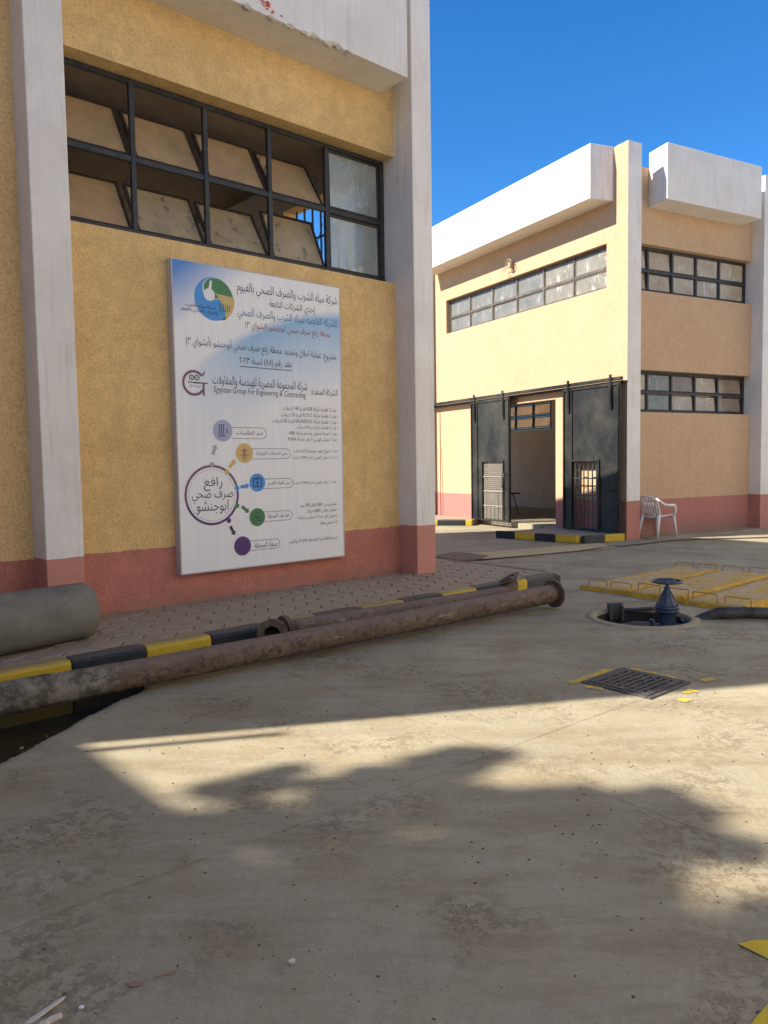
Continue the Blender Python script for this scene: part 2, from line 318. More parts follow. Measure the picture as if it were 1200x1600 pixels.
class MB:
    """mesh builder; coordinates are (u, v, z) of the owner's frame"""
    def __init__(s, mp=None): s.vs = []; s.fs = []; s.mi = []; s.sm = []; s.mp = mp
    def add(s, vs, fs, mi=0, smooth=False):
        k = len(s.vs)
        if s.mp: vs = [s.mp(*v) for v in vs]
        s.vs += [(v[0], -v[1], v[2]) for v in vs]
        s.fs += [tuple(k + i for i in f) for f in fs]; s.mi += [mi] * len(fs); s.sm += [smooth] * len(fs)
    def box(s, a, b, mi=0):
        x0, x1 = sorted((a[0], b[0])); y0, y1 = sorted((a[1], b[1])); z0, z1 = sorted((a[2], b[2]))
        s.add([(x, y, z) for z in (z0, z1) for y in (y0, y1) for x in (x0, x1)],
              [(0, 1, 3, 2), (4, 6, 7, 5), (0, 4, 5, 1), (2, 3, 7, 6), (0, 2, 6, 4), (1, 5, 7, 3)], mi)
    def quad8(s, pts, mi=0):
        s.add(pts, [(0, 3, 2, 1), (4, 5, 6, 7), (0, 1, 5, 4), (1, 2, 6, 5), (2, 3, 7, 6), (3, 0, 4, 7)], mi)
    def prism(s, poly, z0, z1, mi=0):
        n = len(poly); s.add([(p[0], p[1], z0) for p in poly] + [(p[0], p[1], z1) for p in poly],
                             [tuple(range(n)), tuple(range(2 * n - 1, n - 1, -1))] + [(i, n + i, n + (i + 1) % n, (i + 1) % n) for i in range(n)], mi)
    def tube(s, pts, r, seg=12, mi=0, caps=True, smooth=True, jit=0):
        pts = [Vector(p) for p in pts]; rs = r if isinstance(r, (list, tuple)) else [r] * len(pts)
        rings = []; prev = None
        for i, p in enumerate(pts):
            t = (pts[min(i + 1, len(pts) - 1)] - pts[max(i - 1, 0)]).normalized()
            if prev is None:
                a = Vector((0, 0, 1)) if abs(t.z) < .9 else Vector((1, 0, 0)); x = t.cross(a).normalized()
            else: x = (prev - t * prev.dot(t)).normalized()
            prev = x; y = t.cross(x)
            rings.append([p + (x * math.cos(2 * math.pi * k / seg) + y * math.sin(2 * math.pi * k / seg)) * rs[i] * (1 + random.uniform(-jit, jit)) for k in range(seg)])
        vs = [v for rg in rings for v in rg]; fs = []
        for i in range(len(pts) - 1):
            for k in range(seg):
                a, b = i * seg + k, i * seg + (k + 1) % seg; fs.append((a, b, b + seg, a + seg))
        s.add(vs, fs, mi, smooth)
        if caps:
            n0 = len(vs); s.add(rings[0], [tuple(range(seg - 1, -1, -1))], mi); s.add(rings[-1], [tuple(range(seg))], mi)
    def lathe(s, c, axis, prof, seg=24, mi=0, smooth=True):
        """prof: list of (distance along axis, radius)"""
        c = Vector(c); ax = Vector(axis).normalized(); a = Vector((0, 0, 1)) if abs(ax.z) < .9 else Vector((1, 0, 0))
        x = ax.cross(a).normalized(); y = ax.cross(x); vs = []
        for h_, r in prof: vs += [c + ax * h_ + (x * math.cos(2 * math.pi * k / seg) + y * math.sin(2 * math.pi * k / seg)) * r for k in range(seg)]
        fs = []
        for i in range(len(prof) - 1):
            for k in range(seg):
                a_, b = i * seg + k, i * seg + (k + 1) % seg; fs.append((a_, b, b + seg, a_ + seg))
        s.add(vs, fs, mi, smooth)
    def gridwall(s, a0, a1, z0, z1, v0, v1, holes=(), mi=0, mf_=0, mb_=0):
        """wall with rectangular holes between planes v0 (front) and v1 (back)"""
        us = sorted({a0, a1, *[h[i] for h in holes for i in (0, 1)]}); zs = sorted({z0, z1, *[h[i] for h in holes for i in (2, 3)]})
        us = [x for x in us if a0 <= x <= a1]; zs = [x for x in zs if z0 <= x <= z1]
        def solid(i, j):
            if i < 0 or j < 0 or i >= len(us) - 1 or j >= len(zs) - 1: return False
            cu, cz = (us[i] + us[i + 1]) / 2, (zs[j] + zs[j + 1]) / 2
            return not any(h[0] < cu < h[1] and h[2] < cz < h[3] for h in holes)
        for i in range(len(us) - 1):
            for j in range(len(zs) - 1):
                if not solid(i, j): continue
                A, B, C, D = us[i], us[i + 1], zs[j], zs[j + 1]
                s.add([(A, v0, C), (B, v0, C), (B, v0, D), (A, v0, D)], [(0, 1, 2, 3)], mf_)
                s.add([(A, v1, C), (B, v1, C), (B, v1, D), (A, v1, D)], [(3, 2, 1, 0)], mb_)
                if not solid(i - 1, j): s.add([(A, v0, C), (A, v1, C), (A, v1, D), (A, v0, D)], [(3, 2, 1, 0)], mi)
                if not solid(i + 1, j): s.add([(B, v0, C), (B, v1, C), (B, v1, D), (B, v0, D)], [(0, 1, 2, 3)], mi)
                if not solid(i, j - 1): s.add([(A, v0, C), (B, v0, C), (B, v1, C), (A, v1, C)], [(3, 2, 1, 0)], mi)
                if not solid(i, j + 1): s.add([(A, v0, D), (B, v0, D), (B, v1, D), (A, v1, D)], [(0, 1, 2, 3)], mi)
    def mesh(s, name, mats, base=Vector((0, 0, 0)), merge=True):
        me = bpy.data.meshes.new(name); me.from_pydata([tuple(Vector(v) - base) for v in s.vs], [], s.fs)
        for m_ in mats: me.materials.append(m_)
        me.polygons.foreach_set('material_index', s.mi); me.polygons.foreach_set('use_smooth', s.sm)
        bm = bmesh.new(); bm.from_mesh(me)
        if merge: bmesh.ops.remove_doubles(bm, verts=bm.verts, dist=1e-5)
        bmesh.ops.recalc_face_normals(bm, faces=bm.faces); bm.to_mesh(me); bm.free(); return me
    def build(s, name, mat, parent=None, bevel=0, seg=1, base=None, fr=None, merge=True):
        mats = mat if isinstance(mat, (list, tuple)) else [mat]
        b = base if base is not None else (rootbase(parent) if parent else Vector((0, 0, 0)))
        o = bpy.data.objects.new(name, s.mesh(name, mats, b, merge)); COL.objects.link(o)
        if parent: o.parent = parent
        elif fr:
            o.location = Vector((fr.ox, fr.oy, 0)) + fr.u * b[0] - fr.v * b[1] + Vector((0, 0, b[2])); o.rotation_euler = (0, 0, fr.a)
        if bevel:
            md = o.modifiers.new('bevel', 'BEVEL'); md.width = bevel; md.segments = seg; md.limit_method = 'ANGLE'; md.angle_limit = R(40)
        return o
def rootbase(o):
    while o.parent: o = o.parent
    return BASE.get(o.name, Vector((0, 0, 0)))
def linked(name, me, parent, loc=(0, 0, 0), rot=(0, 0, 0), scale=(1, 1, 1)):
    o = bpy.data.objects.new(name, me); COL.objects.link(o); o.parent = parent; o.location = loc; o.rotation_euler = rot; o.scale = scale; return o

# ------------------------------------------------------------------ SETTING: ground and slabs
G = Fr(.60, 4.12, 38.9)                                   # joint frame: u along one joint, v across (towards camera right)
HOLE = Vector((2.60, 7.635)); HOLE_R = .455
GR_C = F1.inv(1.79, 5.39); GR_H = .235                    # drain grate centre in F1 coordinates, half size
PIT_EDGE = [(-4.22, 1.2), (-4.30, 1.95), (-4.45, 2.10), (-4.75, 2.26), (-5.1, 2.50), (-5.55, 2.83), (-6.2, 3.2), (-9, 3.6)]
def pit_d(x, y):
    u, v = F1.inv(x, y)
    if u > -4.1 or v > 4 or v < 1.2: return 0.0
    ve = PIT_EDGE[-1][1]
    if u > PIT_EDGE[1][0]: ve = 1.95 - (u + 4.30) * 4
    for (a, va), (b, vb) in zip(PIT_EDGE[1:], PIT_EDGE[2:]):
        if b <= u <= a: ve = va + (vb - va) * (a - u) / (a - b)
    ve += .035 * noise.noise(Vector((u * 4, v * 4, 3)))
    t = max(0, min(1, (ve - v) / .16)); return t * t * (3 - 2 * t)
def gz(x, y):
    z = .006 * noise.noise(Vector((x * .7, y * .7, 0))) - .006
    return z - .21 * pit_d(x, y)
ground = MB(); BIG = 400
# far ground ring around the slab field, and a deep bed under the slabs
gu0, gu1, gv0, gv1 = -13.5, 22.5, -22.5, 9.0
for a, b in (((-BIG, -BIG), (gu0, BIG)), ((gu1, -BIG), (BIG, BIG)), ((gu0, -BIG), (gu1, gv0)), ((gu0, gv1), (gu1, BIG))):
    ground.add([(a[0], a[1], -.01), (b[0], a[1], -.01), (b[0], b[1], -.01), (a[0], b[1], -.01)], [(0, 1, 2, 3)])
ground.add([(gu0 - .3, gv0 - .3, -1.3), (gu1 + .3, gv0 - .3, -1.3), (gu1 + .3, gv1 + .3, -1.3), (gu0 - .3, gv1 + .3, -1.3)], [(0, 1, 2, 3)])
go = ground.build('ground', M['concrete_far'], None, fr=G); tag(go, kind='structure')
def in_hole(x, y):
    if (Vector((x, y)) - HOLE).length < HOLE_R + .05: return True
    u, v = F1.inv(x, y); return abs(u - GR_C[0]) < GR_H - .01 and abs(v - GR_C[1]) < GR_H - .01
SP = 4.5
for i in range(int(gu0 / SP), int(gu1 / SP)):
    for j in range(int(gv0 / SP), int(gv1 / SP)):
        a0, a1, b0, b1 = i * SP + .0013, (i + 1) * SP - .0013, j * SP + .0013, (j + 1) * SP - .0013
        cx_, cy_ = G.w((a0 + a1) / 2, (b0 + b1) / 2)[:2]
        near = math.hypot(cx_, cy_ - 4) < 9.5
        hole_near = (Vector((cx_, cy_)) - HOLE).length < 4 or (Vector((cx_, cy_)) - Vector((1.79, 5.39))).length < 3.6 or (Vector((cx_, cy_)) - Vector((-2.6, 5))).length < 4.2
        n = 110 if hole_near else (30 if near else 4)
        vs, fs, wet, jt = [], [], [], []
        for q in range(n + 1):
            for k in range(n + 1):
                uu = a0 + (a1 - a0) * k / n; vv = b0 + (b1 - b0) * q / n; P = G.w(uu, vv)
                dj = min(uu - a0, a1 - uu, vv - b0, b1 - vv); dr = 0
                vs.append((uu, -vv, gz(P.x, P.y) + dr)); wet.append(pit_d(P.x, P.y)); jt.append(max(0, 1 - dj / .09))
        for q in range(n):
            for k in range(n):
                uu = a0 + (a1 - a0) * (k + .5) / n; vv = b0 + (b1 - b0) * (q + .5) / n; P = G.w(uu, vv)
                if hole_near and in_hole(P.x, P.y): continue
                fs.append((q * (n + 1) + k, (q + 1) * (n + 1) + k, (q + 1) * (n + 1) + k + 1, q * (n + 1) + k + 1))
        # skirts so that a joint is a real groove
        nf = len(fs); rim = [(0, k) for k in range(n + 1)] + [(q, n) for q in range(1, n + 1)] + [(n, k) for k in range(n - 1, -1, -1)] + [(q, 0) for q in range(n - 1, 0, -1)]
        L_ = len(rim); k0 = len(vs)
        for dz_ in (0, .10):
            for q, k in rim:
                x = vs[q * (n + 1) + k]; vs.append((x[0], x[1], x[2] - dz_)); wet.append(0); jt.append(1)
        for a in range(L_):
            b = (a + 1) % L_; fs.append((k0 + a, k0 + b, k0 + L_ + b, k0 + L_ + a))
        me = bpy.data.meshes.new('concrete_slab'); me.from_pydata(vs, [], fs); me.materials.append(M['concrete'])
        for nm, arr in (('wet', wet), ('joint', jt)):
            at = me.attributes.new(nm, 'FLOAT', 'POINT'); at.data.foreach_set('value', arr)
        me.polygons.foreach_set('use_smooth', [True] * nf + [False] * (len(fs) - nf))
        me.validate()
        linked('concrete_slab', me, go)
# dirt packed at the bottom of the joints
jb = MB(); jb.add([(gu0, gv0, -.024), (-.3, gv0, -.024), (-.3, gv1, -.024), (gu0, gv1, -.024)], [])
for k in range(int(gu0 / SP), int(gu1 / SP) + 1): jb.box((k * SP - .012, gv0, -.05), (k * SP + .012, gv1, -.016))
for k in range(int(gv0 / SP), int(gv1 / SP) + 1):
    for a in range(int(gu0 / SP), int(gu1 / SP)): jb.box((a * SP + .013, k * SP - .012, -.05), ((a + 1) * SP - .013, k * SP + .012, -.0165))
# grate and manhole sit inside slabs, clear of these strips
tag(jb.build('joint_dirt', M['sand'], go), kind='stuff')

# wet floor debris floating in the hollow by the kerb
db = MB()
for k in range(60):
    u = random.uniform(-5.9, -4.4); v = random.uniform(1.95, 3.0); P = F1.w(u, v)
    if pit_d(P.x, P.y) < .3: continue
    s_ = random.choice([.004, .006, .009, .014]); z = gz(P.x, P.y) + .003
    db.tube([(u - s_, v, z), (u + s_, v + random.uniform(-s_, s_), z + s_ * .5)], [s_ * .5, s_ * .7], 5, caps=True, smooth=False)
tag(db.build('litter_specks', M['stone'], None, fr=F1), 'tiny pale crumbs scattered in the dark wet hollow beneath the long pipe', 'litter', kind='stuff')

# ------------------------------------------------------------------ pavement by the near building
ZP = .18
pav = MB(); pav.box((-12, -.25, -.3), (1.30, 1.46, ZP - .045)); pav.box((.30, -7.9, -.3), (1.30, -.252, ZP - .045))
pv = pav.build('pavement', M['sand'], None, fr=F1); tag(pv, kind='structure')
def clip(poly, a, b, c):                       # keep a*x+b*y<=c
    out = []
    for i in range(len(poly)):
        p, q = poly[i], poly[(i + 1) % len(poly)]; dp, dq = a * p[0] + b * p[1] - c, a * q[0] + b * q[1] - c
        if dp <= 0: out.append(p)
        if dp * dq < 0: t = dp / (dp - dq); out.append((p[0] + (q[0] - p[0]) * t, p[1] + (q[1] - p[1]) * t))
    return out
HX, HY = .118, .122                            # hexagonal paver half-length along the wall, row spacing half
def hexpoly(cu, cv, g=.005):
    a, b = HX - g, HY - g
    return [(cu + a * 1.35, cv), (cu + a * .62, cv + b), (cu - a * .62, cv + b), (cu - a * 1.35, cv), (cu - a * .62, cv - b), (cu + a * .62, cv - b)]
def paver_mesh(poly, c):
    n = len(poly); mb = MB(); ins = []
    for p in poly:
        dx, dy = c[0] - p[0], c[1] - p[1]; L_ = math.hypot(dx, dy) or 1; ins.append((p[0] + dx / L_ * .009, p[1] + dy / L_ * .009))
    mb.add([(p[0] - c[0], p[1] - c[1], -.05) for p in poly] + [(p[0] - c[0], p[1] - c[1], -.006) for p in poly] + [(p[0] - c[0], p[1] - c[1], 0) for p in ins],
           [(i, (i + 1) % n, n + (i + 1) % n, n + i) for i in range(n)] + [(n + i, n + (i + 1) % n, 2 * n + (i + 1) % n, 2 * n + i) for i in range(n)] + [tuple(range(2 * n, 3 * n))])
    return mb.mesh('paver', [M['paver']])
full = paver_mesh(hexpoly(0, 0), (0, 0)); cnt = 0; cells = []
cu = -7.4; i = 0
while cu < 1.5:
    cv = -7.9 + (HY if i % 2 else 0)
    while cv < 1.7:
        cells.append((cu, cv)); cv += 2 * HY
    cu += HX * 1.97; i += 1
placed = []
for cu, cv in cells:
    poly = hexpoly(cu, cv); vlo = .004 if cu < .336 else -7.9
    poly = clip(poly, 1, 0, 1.262); poly = clip(poly, 0, 1, 1.425) if poly else poly
    if cu < .336: poly = clip(poly, 0, -1, -.004) if poly else poly
    else:
        poly = clip(poly, -1, 0, -.34) if poly else poly
    if len(poly) < 3: continue
    ar = abs(sum(poly[k][0] * poly[(k + 1) % len(poly)][1] - poly[(k + 1) % len(poly)][0] * poly[k][1] for k in range(len(poly)))) / 2
    if ar < .002: continue
    c = (sum(p[0] for p in poly) / len(poly), sum(p[1] for p in poly) / len(poly))
    P = F1.w(*c); placed.append((math.hypot(P.x, P.y), poly, c, ar))
placed = [p for p in placed if (F1.w(*p[2]).x / max(.1, F1.w(*p[2]).y)) > -.56]
placed.sort(key=lambda t: t[0]); fullar = max(p[3] for p in placed)
rest = MB()
for k, (dd, poly, c, ar) in enumerate(placed):
    dz = random.uniform(-.004, .003)
    if k < 285:
        me = full if ar > fullar * .999 else paver_mesh(poly, c)
        o = linked('paver', me, pv, (c[0], -c[1], ZP + dz), (random.uniform(-.012, .012), random.uniform(-.012, .012), random.uniform(-.012, .012)))
    else: rest.prism(poly, ZP - .05, ZP + dz)
tag(rest.build('paving', M['paver'], pv), kind='stuff')

# kerb blocks (each one a stone of its own)
def kerb_block(name, fr, a, b, z0, z1, w_, mat, inner, label, group, rnd=.012):
    """block between frame points a and b (front line), width w_ towards inner side (+1/-1)"""
    A, B = Vector((a[0], a[1])), Vector((b[0], b[1])); t = (B - A).normalized(); n = Vector((-t.y, t.x)) * inner
    g = .004; A += t * g; B -= t * g; mb = MB(); L_ = (B - A).length; ns = 5
    prof = [(0, z0), (0, z1 - .035), (.012, z1 - .012), (.035, z1), (w_, z1), (w_, z0)]
    vs, fs = [], []
    for k in range(ns + 1):
        e = .006 if k in (0, ns) else 0
        for (pw, pz) in prof:
            j = .0035 * noise.noise(Vector((A.x * 3 + k * 2.3, pw * 30, pz * 20)))
            q = A + t * (L_ * k / ns) + n * (pw + (e if pw < .03 else 0) + j); vs.append((q.x, q.y, pz + (j - e * .6 if pz > z0 else 0)))
    m_ = len(prof)
    for k in range(ns):
        for p in range(m_): fs.append((k * m_ + p, k * m_ + (p + 1) % m_, (k + 1) * m_ + (p + 1) % m_, (k + 1) * m_ + p))
    fs.append(tuple(range(m_ - 1, -1, -1))); fs.append(tuple(ns * m_ + p for p in range(m_)))
    c = (A + B) / 2; mb.add(vs, fs)
    o = mb.build(name, mat, None, bevel=.004, base=Vector((c.x, -c.y, z0)), fr=fr); tag(o, label, 'kerbstone', group); return o
KB = [(-8.66, -8.10), (-8.10, -7.54), (-7.54, -6.98), (-6.98, -6.43), (-6.43, -5.87), (-5.87, -5.31), (-5.31, -4.755), (-4.755, -4.175), (-4.175, -3.60), (-3.60, -3.04), (-3.04, -2.48), (-2.48, -1.93),
      (-1.93, -1.37), (-1.37, -.81), (-.81, -.25), (-.25, .31), (.31, .66), (.66, 1.27)]
KL = {4: 'yellow kerbstone beside the grey cement pipe, just outside the left edge', 5: 'black kerbstone at the very left edge, before the grey cement pipe', 6: 'yellow kerbstone above the dark wet hollow, in front of the grey cement pipe', 7: 'black kerbstone beside the right end of the grey cement pipe', 8: 'yellow kerbstone left of the open pipe elbow',
      9: 'black kerbstone right behind the rusty elbow mouth of the short pipe', 10: 'dusty yellow kerbstone just right of the elbow flange, mostly hidden by the short pipe', 11: 'black kerbstone below the lower right corner of the billboard, behind the short pipe',
      12: 'yellow kerbstone midway along the kerb, facing the wall between billboard and corner column', 13: 'black kerbstone left of the yellow one under the corner column', 14: 'yellow kerbstone in front of the white and pink corner column',
      15: 'black kerbstone behind the upturned elbow of the short pipe', 16: 'short bright yellow kerbstone between the upturned elbow and the long pipe flange', 17: 'bare dark kerbstone closing the pavement corner behind the long pipe flange'}
for k, (a, b) in enumerate(KB):
    if k < 4: continue
    yel = k % 2 == 0
    mat = M['kerb_grey'] if k == 17 else M['kerb_yellow'] if yel else M['kerb_black']
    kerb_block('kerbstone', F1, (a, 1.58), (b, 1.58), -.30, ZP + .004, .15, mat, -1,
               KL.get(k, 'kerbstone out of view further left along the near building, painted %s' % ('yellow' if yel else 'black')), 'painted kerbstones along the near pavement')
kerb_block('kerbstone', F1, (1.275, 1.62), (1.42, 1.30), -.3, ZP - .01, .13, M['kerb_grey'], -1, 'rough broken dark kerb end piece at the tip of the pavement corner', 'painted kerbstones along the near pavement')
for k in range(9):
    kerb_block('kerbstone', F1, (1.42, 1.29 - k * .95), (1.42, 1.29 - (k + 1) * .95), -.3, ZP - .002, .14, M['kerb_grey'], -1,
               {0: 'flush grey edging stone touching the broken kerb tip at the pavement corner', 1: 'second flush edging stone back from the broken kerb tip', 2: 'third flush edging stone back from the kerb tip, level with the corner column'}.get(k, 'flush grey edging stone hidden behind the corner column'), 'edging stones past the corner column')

# ------------------------------------------------------------------ NEAR BUILDING
B1 = thing('pump_building', 'near ochre building with white columns, pink plinth and open band window above the billboard', 'building', F1, (0, 0, 0))
W0, W1 = 3.89, 5.46
wl_ = MB(); wl_.gridwall(-4.19, 0, -.2, 7.6, 0, -.25, [(-4.19, 0, W0, W1)], mb_=1); wl_.build('wall', [M['ochre'], M['interior']], B1)
w2_ = MB(); w2_.gridwall(-9.40, -4.52, -.2, 9.0, 0, -.25, mb_=1); w2_.build('wall', [M['ochre_smooth'], M['interior']], B1)  # left bay raised out of view so its shadow reaches further
ws = MB(lambda u, v, z: (.335 - v, u, z))      # side wall: u runs along depth, v inwards
ws.gridwall(-7.6, -.34, -.2, 7.6, .0, .25, [(-2.6, -.7, 3.9, W1), (-6.9, -4.2, 3.9, W1)], mb_=1); ws.build('wall', [M['ochre_smooth'], M['pane_wall_white']], B1)
wb = MB(); wb.gridwall(-9.64, .335, -.2, 7.6, -7.6, -7.85, [(-8.6, -5.2, 3.9, W1), (-4.2, -.6, 3.9, W1)], mf_=1); wb.build('wall', [M['ochre_smooth'], M['interior']], B1)
we = MB(lambda u, v, z: (-9.64 - v, u, z)); we.gridwall(-7.6, -.25, -.2, 7.6, 0, -.25); we.build('wall', M['ochre_smooth'], B1)
c = MB(); c.box((0, .34, -.2), (.335, -.34, 8.25)); c.build('column', M['white1'], B1, .006)
c = MB(); c.box((-4.52, .34, -.2), (-4.19, -.34, 9.1)); c.build('column', M['white1'], B1, .006)
c = MB(); c.box((-9.67, .34, -.2), (-9.402, -.249, 9.1)); c.build('column', M['white1'], B1, .006)
rf = MB(); rf.box((-9.42, -.252, 7.35), (.083, -7.598, 7.55)); rf.build('roof', M['interior_dark'], B1)
fl = MB(); fl.box((-9.41, -.256, .0), (.08, -7.59, .2)); fl.build('floor', M['interior'], B1)
# inner linings: soffit beam and pale return wall seen through the last bay
ib = MB(); ib.box((-4.1, -.30, 5.47), (-.05, -1.15, 5.9)); ib.build('ceiling_beam', M['interior_dark'], B1, .01)
iw = MB(); iw.box((.03, -.36, .25), (.082, -.68, 5.46)); iw.build('inner_pier', M['pane_wall_white'], B1, .005)
ic = MB(); ic.box((-9.4, -.30, 5.92), (.07, -7.58, 6.02)); ic.build('ceiling', M['interior_dark'], B1)
bars = MB()
for k in range(9): bars.box((.17, -.78 - k * .2, 3.92), (.195, -.80 - k * .2, 5.42))
for z in (4.3, 4.9): bars.box((.160, -.72, z), (.169, -2.55, z + .03))
bars.build('grille', M['frame_black'], B1)
# fascia with a broken lower edge
fs_ = MB(); fu0, fu1, fz0, fz1, fv = -3.95, -.235, 6.165, 8.6, .52
def chip(u):
    x = 0
    if -2.75 < u < -.98: x = max(0, noise.noise(Vector((u * 9, 1.7, 0))) * .9 + .25) * .06 * min(1, (u + 2.75) * 5, (-.98 - u) * 5)
    return x
n = 180; vs = []; fcs = []
for k in range(n + 1):
    u = fu0 + (fu1 - fu0) * k / n; ch = chip(u)
    vs += [(u, fv, fz1), (u, fv, fz0 + ch), (u, fv - ch * 1.4, fz0), (u, -.0, fz0), (u, 0, fz1)]
for k in range(n):
    for p in range(5): fcs.append((k * 5 + p, k * 5 + (p + 1) % 5, (k + 1) * 5 + (p + 1) % 5, (k + 1) * 5 + p))
fcs += [(0, 1, 2, 3, 4), tuple(n * 5 + p for p in (4, 3, 2, 1, 0))]
fs_.add(vs, fcs); fs_.build('fascia', M['fascia'], B1)
f3 = MB(); f3.box((-9.2, 0.001, 6.165), (-4.78, .52, 9.0)); f3.build('fascia', M['fascia'], B1)  # unseen left bay fascia, added to lengthen the yard shadow
sp = MB()
for k in range(150):
    u = random.uniform(-2.7, -1.0)
    if chip(u) < .01: continue
    s_ = random.uniform(.008, .028); vv = fv - random.uniform(0, .05); zz = fz0 + random.uniform(-.014, .012)
    a = random.uniform(0, 3); sp.tube([(u - s_, vv, zz), (u, vv - .004, zz + random.uniform(-.006, .006)), (u + s_ * 1.2, vv + .003, zz)], [s_ * .2, s_ * .5, s_ * .2], 5, smooth=False)
tag(sp.build('broken_edge', M['spall'], B1), 'crumbling chipped render along the lower fascia edge', kind='stuff')
rs = MB()
for k in range(26):
    u = -2.19 + random.gauss(0, .05); z = fz0 + .095 + random.gauss(0, .02) + (u + 2.19) * -.2; s_ = random.uniform(.008, .02)
    rs.prism([(u + s_ * math.cos(a + k), 0) for a in (0,)] * 0 or [(u - s_, fv + .0012 + k * .00006), (u + s_, fv + .0012 + k * .00006), (u + s_ * .4, fv + .003 + k * .00006)], z, z + s_ * .8)
tag(rs.build('paint_splash', M['red_spray'], B1), 'faded red paint splash on the white fascia', kind='stuff')

def window(parent, mp, us, zs, v, bar, edge, glassf, tiltf, fmat, smat, outer=None, depth=.05, sash=.028, rails=True):
    """steel band window: frame bars, and in every cell a sash with its pane hinged at the bottom"""
    mb = MB(mp); u0, u1, z0, z1 = us[0], us[-1], zs[0], zs[-1]
    mb.box((u0, v, z0), (u1, v - depth, z0 + edge)); mb.box((u0, v, z1 - edge), (u1, v - depth, z1))
    mb.box((u0, v, z0 + edge), (u0 + edge, v - depth, z1 - edge)); mb.box((u1 - edge * 1.4, v, z0 + edge), (u1, v - depth, z1 - edge))
    for u in us[1:-1]: mb.box((u - bar / 2, v + .004, z0 + edge), (u + bar / 2, v - depth + .004, z1 - edge))
    for z in zs[1:-1]:
        for a, b in zip(us, us[1:]):
            A = a + (edge if a == u0 else bar / 2); B_ = b - (edge * 1.4 if b == u1 else bar / 2); mb.box((A, v, z - bar * .55), (B_, v - depth, z + bar * .55))
    win = mb.build('window', fmat, parent, .003)
    for j in range(len(zs) - 1):
        for i in range(len(us) - 1):
            a = us[i] + (edge if i == 0 else bar / 2) + .006; b = us[i + 1] - (edge * 1.4 if i == len(us) - 2 else bar / 2) - .006
            c0 = zs[j] + (edge if j == 0 else bar * .55) + .006; c1 = zs[j + 1] - (edge if j == len(zs) - 2 else bar * .55) - .006
            th = tiltf(i, j); h_ = c1 - c0; ct, st = math.cos(th), math.sin(th); d0 = .012; d1 = .012 + .030
            def P(u, t, e): return (u, v - d0 - t * st - e * ct, c0 + t * ct - e * st)
            sb = MB(mp)
            for (ua, ub, ta, tb) in ((a, b, 0, sash), (a, b, h_ - sash, h_), (a, a + sash, sash, h_ - sash), (b - sash, b, sash, h_ - sash)):
                sb.quad8([P(ua, ta, 0), P(ub, ta, 0), P(ub, ta, .03), P(ua, ta, .03), P(ua, tb, 0), P(ub, tb, 0), P(ub, tb, .03), P(ua, tb, .03)])
            if th > R(15):   # stay arms
                for uu in (a + .01, b - .03):
                    q = P(uu, h_ * .45, .03); sb.tube([(uu + .01, v - .03, c0 + h_ * .8), q], .005, 6)
            s_ = sb.build('sash', smat, win)
            g_ = MB(mp); ua, ub, ta, tb = a + sash - .004, b - sash + .004, sash - .004, h_ - sash + .004
            g_.quad8([P(ua, ta, .012), P(ub, ta, .012), P(ub, ta, .017), P(ua, ta, .017), P(ua, tb, .012), P(ub, tb, .012), P(ub, tb, .017), P(ua, tb, .017)])
            g_.build('pane', glassf(i, j), win)
    return win
ident = None
window(B1, ident, [-4.16, -3.35, -2.54, -1.735, -.925, -.005], [3.93, 4.675, 5.455], -.195, .05, .045,
       lambda i, j: M['glass_pale'] if i == 4 else (M['glass_olive'] if (j == 0 and i in (1, 2, 3)) else M['glass_brown']),
       lambda i, j: R(1) if i == 4 else R([31, 32, 31, 33][i] if j else [31, 31, 32, 24][i]), M['frame_black'], M['sash_dark'])

# ------------------------------------------------------------------ FAR BUILDING
B2 = thing('hall_building', 'far two storey cream building with white fascias, pink plinth and black sliding doors', 'building', F2, (0, 0, 0))
LM = lambda u, v, z: (-v, u, z)                 # sunlit left face: u negative away from the corner, v outwards
wl2 = MB(LM); wl2.gridwall(-13.5, -.34, -.1, 7.78, 0, -.25, [(-5.0, -2.115, -.1, 2.965), (-6.53, -.57, 5.08, 5.97), (-13.2, -11.3, -.1, 3.6)], mb_=1); wl2.build('wall', [M['cream'], M['interior2']], B2)  # rearmost opening added out of view to let sun into the hall
wr = MB(); wr.gridwall(.365, 4.12, -.1, 7.5, -.30, -.55, [(.365, 4.12, 2.575, 3.44), (.365, 4.12, 5.04, 5.985)], mb_=1); wr.build('wall', [M['cream'], M['interior2']], B2)
cc = MB(); cc.box((0, 0, -.1), (.365, -.338, 7.79)); cc.mi[4] = 1; cc.build('column', [M['white2'], M['cream']], B2)
cc = MB(); cc.box((4.12, 0, -.1), (4.49, -.55, 7.79)); cc.build('column', M['white2'], B2, .006)
be = MB(lambda u, v, z: (4.49 - v, u, z)); be.gridwall(-13.5, -.552, -.1, 7.5, 0, .25, [(-12.8, -7.2, 2.6, 3.45), (-6.8, -1, 2.6, 3.45), (-12.8, -7.2, 5.05, 6), (-6.8, -1, 5.05, 6)]); be.build('wall', M['interior2'], B2)
bb = MB(); bb.gridwall(.0, 4.49, -.1, 7.5, -13.502, -13.75, [(.7, 3.9, -.1, 5.8)]); bb.build('wall', M['cream'], B2)  # unseen end opening added to brighten the hall inside
r2 = MB(); r2.box((.252, -.552, 7.2), (4.238, -13.49, 7.4)); r2.build('roof', M['roof'], B2)
f2 = MB(); f2.box((.0, -5.0, -.02), (4.238, -2.116, .12)); f2.box((.252, -.56, -.02), (4.238, -2.114, .118)); f2.box((.252, -5.002, -.02), (4.238, -13.49, .118)); f2.build('floor', M['concrete_far'], B2)
